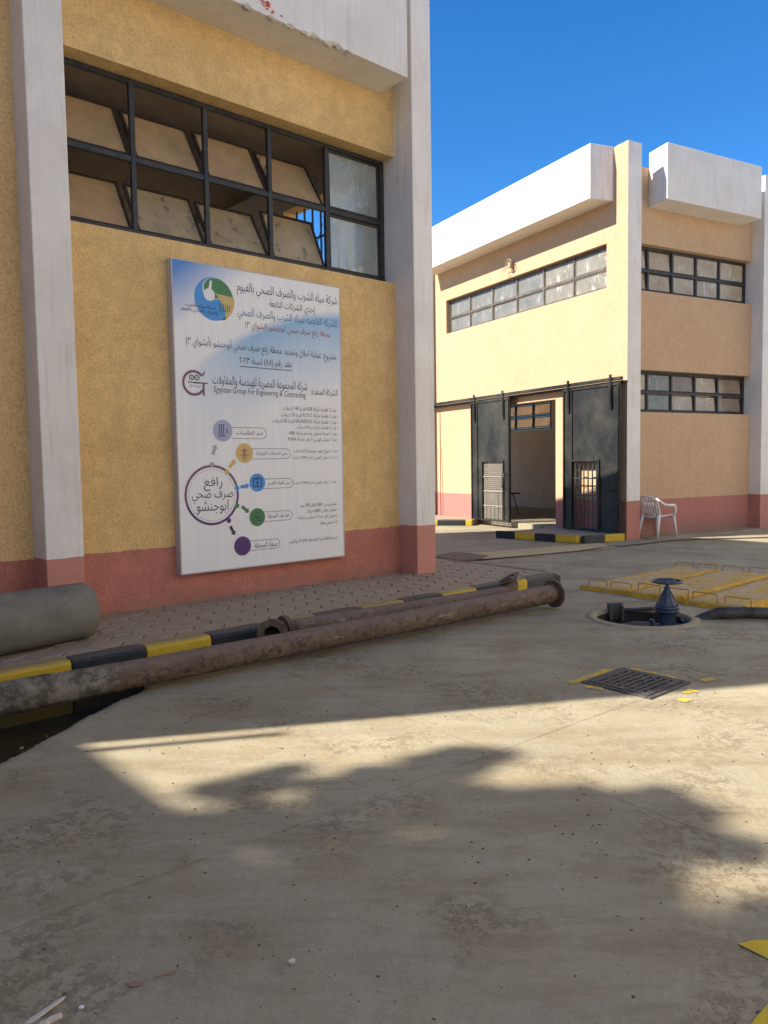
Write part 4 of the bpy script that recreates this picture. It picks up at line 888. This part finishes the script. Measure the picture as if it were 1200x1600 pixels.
# big ring
BX, BZ = .372, .795
ring('ring', BX, BZ, .292, .318, M['p_plum'], R(5), R(200), seg=40); ring('ring', BX, BZ, .292, .318, M['p_purple'], R(-160), R(5), seg=40); ring('dashed_ring', BX, BZ, .268, .273, M['p_dark'], seg=90, dash=True)
text('رافع', .275, .495, .915, .91, M['p_dark'], bold=.02, h=.15); text('صرف صحي', .135, .62, .79, .785, M['p_dark'], bold=.02, h=.15); text('ابوجنشو', .185, .56, .672, .667, M['p_dark'], bold=.02, h=.15)
for px_, pz, rr, mt, dk, ax_, az_, ang in ((.517, 1.471, .115, 'p_lav', (.375, 1.115), .41, 1.27, 70), (.774, 1.234, .107, 'p_gold', (.555, 1.035), .62, 1.12, 45), (.926, .911, .10, 'p_blue', (.672, .86), .765, .875, 8), (.914, .531, .10, 'p_green', (.665, .67), .765, .625, -38), (.719, .229, .105, 'p_purple', (.56, .515), .60, .405, -62)):
    disc('icon_disc', px_, pz, rr, M[mt]); disc('ring_dot', dk[0], dk[1], .027, M[mt if mt != 'p_lav' else 'p_grey'], .0022)
    ca, sa = math.cos(R(ang)), math.sin(R(ang)); A = [(-.055, -.018), (.02, -.018), (.02, -.036), (.06, 0), (.02, .036), (.02, .018), (-.055, .018)]
    prnt('arrow', [(ax_ + p * ca - q * sa, az_ + p * sa + q * ca) for p, q in A], M[{'p_lav': 'p_grey', 'p_purple': 'p_dark'}.get(mt, mt)])
def pill(x0, x1, z, hh, lab):
    w_ = .005; ring('pill', x1 - hh, z, hh - w_, hh, M['ink'], -math.pi / 2, math.pi / 2, seg=14)
    prnt('pill', [(x0, z + hh - w_), (x1 - hh, z + hh - w_), (x1 - hh, z + hh), (x0, z + hh)], M['ink']); prnt('pill', [(x0, z - hh), (x1 - hh, z - hh), (x1 - hh, z - hh + w_), (x0, z - hh + w_)], M['ink'])
    text(lab, x0 + .06, x1 - .04, z, z, M['ink'], h=.06, bold=.02)
pill(.62, 1.06, 1.45, .062, 'عنبر الطلمبات'); pill(.86, 1.37, 1.226, .058, 'مبني المحولات الكهربائية'); pill(1.0, 1.40, .895, .055, 'مبني المولد الكهربي'); pill(.99, 1.38, .53, .055, 'خط طرد المحطة'); pill(.81, 1.20, .222, .055, 'سعة المحطة')
# icons as line drawings
def bars_(name, segs, mat, w_=.005):
    for (x0, z0, x1, z1) in segs:
        d_ = Vector((x1 - x0, z1 - z0)); n_ = Vector((-d_.y, d_.x)).normalized() * w_; prnt(name, [(x0 - n_.x, z0 - n_.y), (x1 - n_.x, z1 - n_.y), (x1 + n_.x, z1 + n_.y), (x0 + n_.x, z0 + n_.y)], mat, .0035)
x, z = .517, 1.471; bars_('icon_line', [(x - .04, z - .04, x - .04, z + .05), (x + .01, z - .04, x + .01, z + .05), (x - .015, z - .04, x - .015, z + .05), (x - .05, z + .06, x + .02, z + .06), (x - .06, z - .055, x + .03, z - .055), (x + .05, z - .03, x + .05, z + .02)], M['ink_navy'])
x, z = .774, 1.234; bars_('icon_line', [(x, z - .07, x, z + .07), (x - .02, z - .07, x - .01, z + .05), (x + .02, z - .07, x + .01, z + .05), (x - .06, z - .02, x + .06, z - .02), (x - .05, z + .03, x + .05, z + .03)], M['p_plum'], .003)
x, z = .926, .911; bars_('icon_line', [(x - .05, z - .045, x - .05, z + .045), (x + .05, z - .045, x + .05, z + .045), (x - .05, z + .045, x + .05, z + .045), (x - .05, z - .045, x + .05, z - .045), (x - .02, z, x + .02, z), (x, z - .04, x, z + .065)], M['ink_navy'], .006)
x, z = .914, .531; bars_('icon_line', [(x - .05, z - .04, x + .05, z - .04), (x - .05, z, x + .05, z), (x - .05, z - .04, x - .05, z), (x + .05, z - .04, x + .05, z), (x - .02, z, x - .02, z + .05), (x + .02, z, x + .02, z + .05), (x - .02, z + .05, x + .02, z + .05), (x, z - .04, x, z)], M['ink'], .004)
x, z = .719, .229; bars_('icon_line', [(x - .07, z + .03, x + .05, z + .03), (x - .07, z - .01, x + .05, z - .01), (x - .07, z - .04, x + .04, z - .04)], M['ink_navy'], .006)

# ------------------------------------------------------------------ PIPES
def flange(mb, c, ax, r, t, rin, nb=8):
    mb.lathe(c, ax, [(-t / 2, rin), (-t / 2, r - .006), (-t / 2 + .006, r), (t / 2 - .006, r), (t / 2, r - .006), (t / 2, rin), (-t / 2, rin)], 28, smooth=False)
def bolts(mb, c, ax, r, t, nb=8, br=.009):
    ax = Vector(ax).normalized(); a = Vector((0, 0, 1)) if abs(ax.z) < .9 else Vector((1, 0, 0)); x = ax.cross(a).normalized(); y = ax.cross(x); c = Vector(c)
    for k in range(nb):
        p = c + (x * math.cos(k * 2 * math.pi / nb + .2) + y * math.sin(k * 2 * math.pi / nb + .2)) * r; mb.tube([p - ax * (t / 2 + .008), p + ax * (t / 2 + .008)], br, 6, smooth=False)
E1 = (.12, 2.335, .155); E0 = (-5.25, 2.035, .105); E00 = (-8.2, 1.87, .10)
P1 = thing('long_pipe', 'long rusty steel pipe with a round end flange lying in front of the kerb', 'pipe', F1, (-2.5, 2.2, 0))
pd = (Vector(E1) - Vector(E00)).normalized()
pm = MB(); npt = 60; pm.tube([Vector(E00) + (Vector(E1) - Vector(E00)) * (k / npt) + Vector((0, 0, .0)) for k in range(npt + 1)], .100, 28, jit=.004); pm.build('pipe_body', M['rust'], P1)
pm = MB(); pm.lathe(Vector(E1) - pd * 2.55, pd, [(-.012, .1), (-.006, .104), (.006, .104), (.012, .1)], 28); pm.build('weld_seam', M['rust'], P1)
pm = MB(); flange(pm, Vector(E1) + pd * .01, pd, .152, .03, .088); pm.build('flange', M['rust'], P1)
pm = MB(); bolts(pm, Vector(E1) + pd * .01, pd, .127, .03, 8); pm.build('bolts', M['rust'], P1)
cr = MB(); rr = [];
for k in range(40):
    t = k / 39; rr.append(.101 + .028 * min(1, (1 - t) * 2.2) * (.75 + .5 * noise.noise(Vector((k * .5, 0, 0)))))
cst = Vector(E00) + (Vector(E1) - Vector(E00)) * .43
cr.tube([Vector(E00) + (cst - Vector(E00)) * (k / 39) for k in range(40)], rr, 24, jit=.05); tag(cr.build('mortar_crust', M['crust'], P1), 'rough grey mortar crust on the left end of the long pipe')
lm2 = MB()
for k in range(75):
    t = random.uniform(0, 1); c_ = Vector(E00).lerp(Vector(E1), .35 + t * t * t * .3); a = random.uniform(-.6, .5); p = c_ + Vector((0, math.cos(a) * .098, math.sin(a) * .098)); s_ = random.uniform(.003, .009)
    lm2.tube([p - Vector((s_, 0, 0)), p, p + Vector((s_, 0, s_ * .3))], [s_ * .3, s_ * .7, s_ * .3], 5, smooth=False)
tag(lm2.build('mortar_lumps', M['crust'], P1), kind='stuff')
A2, B2_ = (-2.97, 1.765, .150), (-.16, 1.885, .128); d2 = (Vector(B2_) - Vector(A2)).normalized()
P2 = thing('short_pipe', 'shorter rusty pipe with elbows at both ends lying between the kerb and the long pipe', 'pipe', F1, (-1.6, 1.82, 0))
pm = MB(); pm.tube([Vector(A2).lerp(Vector(B2_), k / 30) for k in range(31)], .088, 24, jit=.004); pm.build('pipe_body', M['rust'], P2)
pm = MB(); flange(pm, Vector(A2) - d2 * .012, d2, .135, .022, .08); flange(pm, Vector(A2) - d2 * .036, d2, .135, .022, .08); pm.build('flange', M['rust'], P2)
pm = MB(); bolts(pm, Vector(A2) - d2 * .024, d2, .112, .05, 8); pm.build('bolts', M['rust'], P2)
el = MB(); a0 = Vector(A2) - d2 * .05; side = Vector((-.45, .8, .12)).normalized(); arcp = []
for k in range(9):
    t = k / 8; arcp.append(a0 - d2 * .11 * math.sin(t * math.pi / 2) + side * .12 * (1 - math.cos(t * math.pi / 2)))
el.tube(arcp, [.080] * 9, 20, caps=False); el.tube(arcp, [.068] * 9, 20, caps=False); el.build('elbow', M['rust'], P2)
pm = MB(); fd = (arcp[-1] - arcp[-2]).normalized(); flange(pm, arcp[-1], fd, .132, .024, .068); pm.build('flange', M['rust'], P2)
pm = MB(); bolts(pm, arcp[-1], fd, .10, .026, 8, .010); pm.build('bolts', M['rust'], P2)
el = MB(); b0 = Vector(B2_); upd = Vector((-.15, -.35, 1)).normalized(); arcp = []
for k in range(9):
    t = k / 8; arcp.append(b0 + d2 * .16 * math.sin(t * math.pi / 2) + upd * .14 * (1 - math.cos(t * math.pi / 2)))
arcp.append(arcp[-1] + upd * .03)
el.tube(arcp, [.088] * 8 + [.092, .11], 20, caps=False); el.tube(arcp, [.076] * 10, 20, caps=False); el.build('elbow', M['rust'], P2)
pm = MB(); flange(pm, arcp[-1], (upd + Vector((-.25, 0, 0))).normalized(), .14, .02, .076); pm.build('flange', M['rust'], P2)
P3 = thing('cement_pipe', 'thick grey cement pipe lying on the pavement at the left edge', 'pipe', F1, (-5.4, 1.0, ZP))
pm = MB(); ca = Vector((-4.40, .88, ZP + .232)); cb_ = Vector((-8.0, 1.62, ZP + .26)); cd = (cb_ - ca).normalized()
pm.lathe(ca, cd, [(0, .20), (0, .226), (.012, .232), (.10, .233), (3.7, .24), (3.7, .20), (0, .20)], 48); pm.build('pipe_body', M['cement'], P3)
pm = MB(); pm.prism([(-5.2, .86), (-5.05, .83), (-5.05, .88), (-5.2, .91)], ZP, ZP + .04); pm.build('wedge', M['stone'], P3)

# ------------------------------------------------------------------ VALVE in its pit
MH = thing('manhole_pit', 'round open pit in the yard with a cream mortar rim around the blue valve', 'pit', W, (HOLE.x, -HOLE.y, 0))
mm = MB(); c_ = (HOLE.x, -HOLE.y, 0)
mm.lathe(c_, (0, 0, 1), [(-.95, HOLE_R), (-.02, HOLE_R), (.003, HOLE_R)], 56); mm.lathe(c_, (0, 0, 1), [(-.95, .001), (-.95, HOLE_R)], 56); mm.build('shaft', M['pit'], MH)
mm = MB(); segs = 72; prof = lambda k: [(HOLE_R - .002, -.03), (HOLE_R, .004), (HOLE_R + .012, .011), (HOLE_R + .085 + .02 * noise.noise(Vector((k * .3, 0, 0))), .009), (HOLE_R + .105 + .025 * noise.noise(Vector((k * .3, 0, 0))), -.022)]
vs, f_ = [], []
for k in range(segs):
    a = 2 * math.pi * k / segs; pr = prof(min(k, segs - k)); vs += [(HOLE.x + r_ * math.cos(a), -HOLE.y + r_ * math.sin(a), z) for r_, z in pr]
for k in range(segs):
    for p in range(4): f_.append((k * 5 + p, k * 5 + p + 1, ((k + 1) % segs) * 5 + p + 1, ((k + 1) % segs) * 5 + p))
mm.add(vs, f_, 0, True); mm.build('rim', M['cream_ring'], MH)
VX, VY = 2.85, 7.63
V = thing('gate_valve', 'dark blue gate valve with a round handwheel standing in the open pit', 'valve', W, (VX, -VY, -.4))
def vp(x, y, z): return (VX + x, -(VY + y), z)
vb = MB(); vb.lathe(vp(0, 0, 0), (0, 0, 1), [(-.42, .0), (-.42, .10), (-.30, .13), (-.18, .12), (-.06, .085), (.0, .085), (.04, .088), (.055, .092)], 28); vb.build('body', M['valve_blue'], V)
vb = MB(); vb.lathe(vp(0, 0, 0), (0, 0, 1), [(.056, .0), (.056, .118), (.062, .121), (.080, .121), (.086, .118), (.086, .0)], 28); vb.lathe(vp(0, 0, 0), (0, 0, 1), [(.090, .0), (.090, .116), (.096, .119), (.112, .119), (.118, .113), (.118, .0)], 28); vb.build('flange', M['valve_blue'], V, .002)
vb = MB(); bolts(vb, vp(0, 0, .087), (0, 0, 1), .103, .064, 8, .011); vb.build('bolts', M['valve_blue'], V)
vb = MB(); vb.lathe(vp(0, 0, 0), (0, 0, 1), [(.119, .098), (.15, .092), (.19, .070), (.25, .040), (.285, .030), (.30, .033), (.312, .033), (.315, .0)], 20); vb.build('bonnet', M['valve_blue'], V)
vb = MB()
for k in range(8):
    a = k * math.pi / 4 + .2; ca_, sa_ = math.cos(a), math.sin(a); n_ = Vector((-sa_, ca_)) * .005
    vb.quad8([vp(ca_ * .02 - n_.x, sa_ * .02 - n_.y, .12), vp(ca_ * .112 - n_.x, sa_ * .112 - n_.y, .12), vp(ca_ * .112 + n_.x, sa_ * .112 + n_.y, .12), vp(ca_ * .02 + n_.x, sa_ * .02 + n_.y, .12),
              vp(ca_ * .01 - n_.x, sa_ * .01 - n_.y, .27), vp(ca_ * .040 - n_.x, sa_ * .040 - n_.y, .27), vp(ca_ * .040 + n_.x, sa_ * .040 + n_.y, .27), vp(ca_ * .01 + n_.x, sa_ * .01 + n_.y, .27)])
vb.build('rib', M['valve_blue'], V)
vb = MB(); vb.lathe(vp(0, 0, 0), (0, 0, 1), [(.313, .016), (.345, .014), (.350, .024), (.375, .024), (.38, .0)], 14); vb.build('stem', M['valve_blue'], V)
vb = MB(); vb.tube([vp(.142 * math.cos(a), .142 * math.sin(a), .366) for a in [k * math.pi / 18 for k in range(37)]], .0135, 8, caps=False)
for k in range(5):
    a = k * 2 * math.pi / 5 + .5; vb.tube([vp(0, 0, .357), vp(.142 * math.cos(a), .142 * math.sin(a), .366)], .010, 6)
vb.build('handwheel', M['valve_blue'], V)
vb = MB(); flange(vb, vp(.15, -.02, -.13), (1, .1, 0), .115, .03, .05); flange(vb, vp(-.15, .0, -.13), (1, 0, 0), .115, .03, .05); vb.tube([vp(-.15, 0, -.13), vp(.15, -.02, -.13)], .07, 16); vb.build('side_flange', M['valve_blue'], V)
HP = MB(); HP.tube([vp(.16, -.01, -.11), vp(.24, -.03, -.07), vp(.36, -.07, .0), vp(.48, -.10, .055), vp(.75, -.17, .066), vp(1.2, -.27, .063), vp(2.0, -.44, .063), vp(3.4, -.7, .063)], [.060, .060, .060, .060, .059, .060, .060, .060], 18)
tag(HP.build('black_pipe', M['black_rubber'], None, fr=W), 'thick black plastic pipe running from the blue valve to the right edge', 'pipe')
HP = MB(); HP.tube([vp(-.16, .0, -.13), vp(-.3, .03, -.13), vp(-.42, .08, -.16), vp(-.55, .16, -.24)], .085, 18); HP.tube([vp(-.56, -.10, -.1), vp(-.32, -.16, -.12)], .02, 8)
tag(HP.build('pit_pipe', M['cast_iron'], None, fr=W), 'dark iron pipe inside the pit left of the blue valve', 'pipe')
HP = MB(); HP.box((2.37, -8.07, -.1), (2.53, -8.04, .075)); HP.box((2.37, -8.039, -.1), (2.40, -7.95, .075)); HP.box((2.5, -8.07 + .031, -.1), (2.53, -7.98, .05)); HP.tube([(2.53, -8.04, .0), (2.98, -8.02, .02)], .02, 8)
tag(HP.build('iron_bracket', M['cast_iron'], None, .003, fr=W), 'dark square iron bracket standing at the back rim of the open pit', 'bracket')

# ------------------------------------------------------------------ DRAIN GRATE and yellow paint round it
GT = thing('drain_grate', 'square slotted cast iron drain grate with worn yellow paint around it', 'grate', F1, (GR_C[0], GR_C[1], 0))
gm = MB(); gc = GR_C; H_ = GR_H + .02; holes = []
# plate in the ground plane: reuse gridwall by mapping (u, depth, v)
rows = 8; inner = GR_H - .035
for q in range(rows):
    v0 = gc[1] - inner + (2 * inner) * (q + .28) / rows; v1 = gc[1] - inner + 2 * inner * (q + .72) / rows
    cols = 3; off = (q % 2) * .5
    for k in range(-1, cols + 1):
        a = gc[0] - inner + 2 * inner * (k + off + .08) / cols; b = gc[0] - inner + 2 * inner * (k + off + .92) / cols
        a = max(a, gc[0] - inner); b = min(b, gc[0] + inner)
        if b - a > .04: holes.append((a, b, v0, v1))
gp = MB(lambda u, v, z: (u, z, v)); gp.gridwall(gc[0] - GR_H, gc[0] + GR_H, gc[1] - GR_H, gc[1] + GR_H, .010, -.03, holes); gp.build('grate', M['cast_iron'], GT)
fm = MB(); a, b = GR_H + .006, H_ + .02
for (x0, y0, x1, y1) in ((-b, -b, b, -a), (-b, a, b, b), (-b, -a + .0005, -a, a - .0005), (a, -a + .0005, b, a - .0005)): fm.box((gc[0] + x0, gc[1] + y0, -.08), (gc[0] + x1, gc[1] + y1, .006))
fm.build('grate_frame', M['cast_iron'], GT, .003)
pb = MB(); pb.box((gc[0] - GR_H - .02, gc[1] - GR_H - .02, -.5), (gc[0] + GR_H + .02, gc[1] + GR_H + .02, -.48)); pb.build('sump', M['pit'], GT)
def yp(name, u0, v0, u1, v1, label, mat='mark_worn', rag=.02, n=14):
    """ragged painted bar on the ground in F1 coordinates centred on the grate"""
    A, B_ = Vector((gc[0] + u0, gc[1] + v0)), Vector((gc[0] + u1, gc[1] + v1)); t = (B_ - A); L_ = t.length; t.normalize(); nn = Vector((-t.y, t.x)); wd = .036; top, bot = [], []
    for k in range(n + 1):
        c_ = A + t * L_ * k / n; e = .25 if k in (0, n) else 1
        j1 = noise.noise(Vector((c_.x * 22, c_.y * 22, 1))) * rag; j2 = noise.noise(Vector((c_.x * 22, c_.y * 22, 5))) * rag
        top.append(c_ + nn * (wd * e + j1)); bot.append(c_ - nn * (wd * e + j2))
    pl_ = [(p.x, p.y) for p in top] + [(p.x, p.y) for p in reversed(bot)]; mb = MB()
    z = [gz(*F1.w(*p)[:2]) + .004 for p in pl_]; mb.add([(p[0], p[1], zz) for p, zz in zip(pl_, z)], [(k, k + 1, 2 * n - k, 2 * n + 1 - k) for k in range(n)]); c_ = (A + B_) / 2
    tag(mb.build(name, M[mat], None, base=Vector((c_.x, -c_.y, 0)), fr=F1), label, 'road marking', 'yellow paint strokes around the grate')
yp('paint_mark', -.36, -.315, .20, -.315, 'broad worn yellow stroke along the upper left edge of the drain grate', rag=.03)
yp('paint_mark', .315, -.24, .315, .16, 'faded yellow stroke along the upper right edge of the drain grate', rag=.035)
yp('paint_mark', -.33, -.20, -.31, -.07, 'small yellow remnant at the left corner of the drain grate', rag=.03)
yp('paint_mark', .38, .30, .52, .33, 'bright yellow patch at the right corner of the drain grate', 'mark_worn', .03)
yp('paint_mark', .02, .36, .14, .37, 'faint broken yellow flecks right below the drain grate', 'mark_worn', .05)
yp('paint_mark', -.17, .42, -.08, .44, 'small yellow remnant below the bottom corner of the grate', 'mark_worn', .04)
def gpoly(pts, label):
    cx = sum(p[0] for p in pts) / len(pts); cy = sum(p[1] for p in pts) / len(pts); mb = MB(); mb.add([(p[0], -p[1], gz(*p) + .005) for p in pts], [tuple(range(len(pts)))])
    tag(mb.build('paint_mark', M['mark'], None, base=Vector((cx, cy, 0)), fr=W), label, 'road marking')
gpoly([(1.148, 2.421), (1.20, 2.437), (1.45, 2.45), (1.5, 2.35), (1.33, 2.295), (1.205, 2.345)], 'yellow painted arrow tip at the right edge of the foreground')
gpoly([(.985, 2.03), (1.06, 2.10), (1.115, 2.15), (1.25, 2.18), (1.3, 1.95), (1.0, 1.9)], 'yellow painted patch in the bottom right corner of the picture')

# ------------------------------------------------------------------ TRENCH COVERS
lab = ('far sandy yellow cover slab, furthest from the camera in the row of three', 'middle sandy yellow cover slab behind the blue valve', 'near yellow cover slab with a bright painted front edge at the right')
for k in range(3):
    v0 = 1.84 + k * .70; v1 = v0 + .685; u0, u1 = 1.36 - k * .055, 3.75 + (.0 if k < 2 else .1)
    S = thing('cover_slab', lab[k], 'cover slab', F1, ((u0 + u1) / 2, (v0 + v1) / 2, 0), 'sandy yellow trench cover slabs')
    dz = [.0, .010, .003][k]; mb = MB(); n = 26; mv = 8; vs, f_ = [], []
    for i in range(n + 1):
        for j in range(mv + 1):
            u = u0 + (u1 - u0) * i / n; v = v0 + (v1 - v0) * j / mv; e = .012 if i in (0, n) or j in (0, mv) else 0
            jx = noise.noise(Vector((u * 6, v * 6, 9))) * .012 if i in (0, n) else 0; jy = noise.noise(Vector((u * 6, v * 6, 4))) * .010 if j in (0, mv) else 0
            vs.append((u + jx, v + jy, .056 + dz + .008 * noise.noise(Vector((u * 5, v * 5, k))) - e))
    for i in range(n):
        for j in range(mv): a = i * (mv + 1) + j; f_.append((a, a + 1, a + mv + 2, a + mv + 1))
    mb.add(vs, f_, 0, True)
    rim = [(0, j) for j in range(mv + 1)] + [(i, mv) for i in range(1, n + 1)] + [(n, j) for j in range(mv - 1, -1, -1)] + [(i, 0) for i in range(n - 1, 0, -1)]
    rv = [vs[i * (mv + 1) + j] for i, j in rim]; L_ = len(rv); mb.add(rv + [(x[0], x[1], -.01) for x in rv], [(a, (a + 1) % L_, L_ + (a + 1) % L_, L_ + a) for a in range(L_)], 1)
    mb.build('slab', [M['slab_top'], M['slab_edge']], S)
    eb = MB()   # yellow ridge along the joint edge
    eb.prism([(u0 + .02, v1 - .055), (u1 - .02, v1 - .06), (u1 - .02, v1 - .015), (u0 + .02, v1 - .012)], .045 + dz, .066 + dz); eb.build('edge_ridge', M['slab_edge'], S, .006)
    for uu in (u0 + .09, u1 - .12):
        for h2 in (.19, .54):
            v_ = v0 + h2 + random.uniform(-.02, .02); hb = MB(); zt = .056 + dz; jj = random.uniform(-.02, .02); ht = .075 + random.uniform(-.01, .012)
            hb.tube([(uu, v_ - .135, zt - .02), (uu + jj, v_ - .135, zt + ht - .01), (uu + jj, v_ - .125, zt + ht), (uu + jj, v_ + .125, zt + ht), (uu + jj, v_ + .135, zt + ht - .01), (uu, v_ + .14, zt - .02)], .0055, 6); hb.build('lifting_handle', M['handle_wire'], S)

# ------------------------------------------------------------------ WHITE CHAIR
CH = bpy.data.objects.new('plastic_chair', None); COL.objects.link(CH); CH.location = (5.62, 15.62, .012); CH.rotation_euler = (0, 0, R(28)); BASE[CH.name] = Vector((0, 0, 0))
tag(CH, 'white moulded plastic armchair standing by the shaded pink plinth', 'chair')
# chair local: +x forward, y sideways
def slab_mesh(pts_grid, t):
    mb = MB(); n, m2 = len(pts_grid), len(pts_grid[0]); vs = [p for r_ in pts_grid for p in r_]; off = [(p[0] + t[0], p[1] + t[1], p[2] + t[2]) for p in vs]; f_ = []
    K = n * m2
    for i in range(n - 1):
        for j in range(m2 - 1): a = i * m2 + j; f_ += [(a, a + 1, a + m2 + 1, a + m2), (K + a, K + a + m2, K + a + m2 + 1, K + a + 1)]
    rim = [j for j in range(m2)] + [i * m2 + m2 - 1 for i in range(1, n)] + [(n - 1) * m2 + j for j in range(m2 - 2, -1, -1)] + [i * m2 for i in range(n - 2, 0, -1)]
    for a in range(len(rim)): b = (a + 1) % len(rim); f_.append((rim[a], rim[b], K + rim[b], K + rim[a]))
    mb.add(vs + off, f_, 0, True); return mb
gr_ = [[(x, y, .43 + .03 * (abs(y) / .22) ** 2 + (x - .2) * .06 - (.03 if x > .22 else 0)) for y in [-.22 + .044 * k for k in range(11)]] for x in [-.20 + .05 * k for k in range(10)]]
slab_mesh(gr_, (0, 0, -.022)).build('seat', M['white_plastic'], CH)
def backp(y, t):    # t 0..1 up the back
    return (-.20 - .13 * t + .035 * (abs(y) / .2) ** 2, y, .44 + .40 * t - (.05 * (abs(y) / .2) ** 2 if t > .9 else 0))
for k in range(7):
    y0 = (-.165 + .055 * k); g_ = [[backp(y0 * (1 + .1 * t) + dy, t) for dy in (-.014, .014)] for t in [i / 6 for i in range(7)]]; slab_mesh(g_, (-.012, 0, 0)).build('back_slat', M['white_plastic'], CH)
fr2 = MB(); pts = [backp(-.215, 0)] + [backp(-.222, i / 5) for i in range(1, 5)] + [backp(-.20, .93), backp(-.14, 1.0), backp(0, 1.02), backp(.14, 1.0), backp(.20, .93)] + [backp(.222, i / 5) for i in range(4, 0, -1)] + [backp(.215, 0)]
fr2.tube(pts, .022, 8); fr2.tube([backp(-.2, .02), backp(0, .0), backp(.2, .02)], .018, 8); fr2.build('backrest', M['white_plastic'], CH)
for s_ in (-1, 1):
    am = MB(); am.tube([(-.30, s_ * .235, .80), (-.22, s_ * .262, .74), (-.10, s_ * .275, .665), (.05, s_ * .278, .65), (.17, s_ * .272, .65), (.225, s_ * .262, .62), (.24, s_ * .25, .52), (.235, s_ * .235, .42)], [.016, .024, .027, .028, .030, .028, .024, .024], 8); am.build('armrest', M['white_plastic'], CH)
    lg = MB(); lg.tube([(.225, s_ * .222, .44), (.25, s_ * .245, .2), (.27, s_ * .262, .0)], [.030, .022, .015], 8); lg.build('leg', M['white_plastic'], CH)
    lg = MB(); lg.tube([(-.19, s_ * .205, .46), (-.235, s_ * .235, .22), (-.27, s_ * .255, .0)], [.042, .032, .018], 8); lg.build('leg', M['white_plastic'], CH)

# ------------------------------------------------------------------ LOOSE BITS on the concrete
def shard(name, x, y, pts, h_, mat, label, tilt=(0, 0), cat='rubble'):
    mb = MB(); mb.prism([(p[0], p[1]) for p in pts], 0, h_); o = mb.build(name, mat, None, .002, base=Vector((0, 0, 0)), fr=W); o.location = (x, y, gz(x, y) + .001); o.rotation_euler = (tilt[0], tilt[1], 0); tag(o, label, cat)
shard('mortar_shard', -1.03, 2.14, [(-.05, .035), (-.02, .028), (.045, -.045), (.05, -.06), (.035, -.055), (-.03, .008)], .006, M['stone'], 'long pale pointed shard at the bottom left of the picture', (R(8), R(-6)))
shard('mortar_crumb', -.985, 2.12, [(-.025, .02), (.0, .012), (.022, -.01), (.012, -.022), (-.012, -.004)], .012, M['stone'], 'pale pinkish crumb beside the long pale shard', (.05, .1))
shard('mortar_crumb', -1.005, 2.10, [(-.018, .012), (.01, .012), (.02, -.008), (-.01, -.012)], .01, M['stone'], 'pale pinkish crumb just below the long shard', (.05, -.1))
shard('mortar_crumb', -.925, 2.17, [(-.008, .006), (.006, .007), (.009, -.004), (-.004, -.007)], .007, M['p_white'], 'tiny white crumb right of the long pale shard')
shard('mortar_crumb', -.322, 2.359, [(-.012, .006), (.0, -.008), (.011, -.006), (.012, .006), (.0, .009)], .012, M['stone'], 'small pale stone chip alone in the lower middle of the yard', (.1, .1))
shard('tile_chip', -.795, 2.27, [(-.03, .006), (-.01, -.012), (.022, -.008), (.016, .010), (-.008, .014)], .005, M['brown_chip'], 'left one of two flat brown chips in the lower left foreground')
shard('tile_chip', -.715, 2.315, [(-.032, .010), (-.026, .018), (.03, -.006), (.026, -.018), (-.01, -.006)], .005, M['brown_chip'], 'right one of two flat brown chips in the lower left foreground')
shard('dry_leaf', -.565, 6.17, [(-.025, .0), (-.01, .012), (.02, .006), (.03, -.004), (.004, -.012)], .006, M['p_tan'], 'small yellow leaf on the ground before the middle of the long pipe', cat='leaf')
gt = MB(); rg = random.Random(11)
for k in range(1500):
    x = rg.uniform(-2.3, 3.2); y = rg.uniform(1.9, 7.2)
    if abs(x) > y * .55 or pit_d(x, y) > .01 or in_hole(x, y): continue
    if F1.inv(x, y)[1] < 1.75: continue
    s_ = rg.choice([.001, .0012, .0015, .0015, .002, .002, .003, .0038]) ; a = rg.uniform(0, 6.28); z = gz(x, y) + .001
    gt.prism([(x + s_ * 1.6 * math.cos(a + t), -y + s_ * math.sin(a + t) * 1.2) for t in (0, 1.7, 3.3, 4.8)], z, z + s_ * .8)
tag(gt.build('grit', M['grit'], None, fr=W), 'fine grit and crumbs strewn over the concrete yard', 'grit', kind='stuff')
print('objects', len(bpy.data.objects))
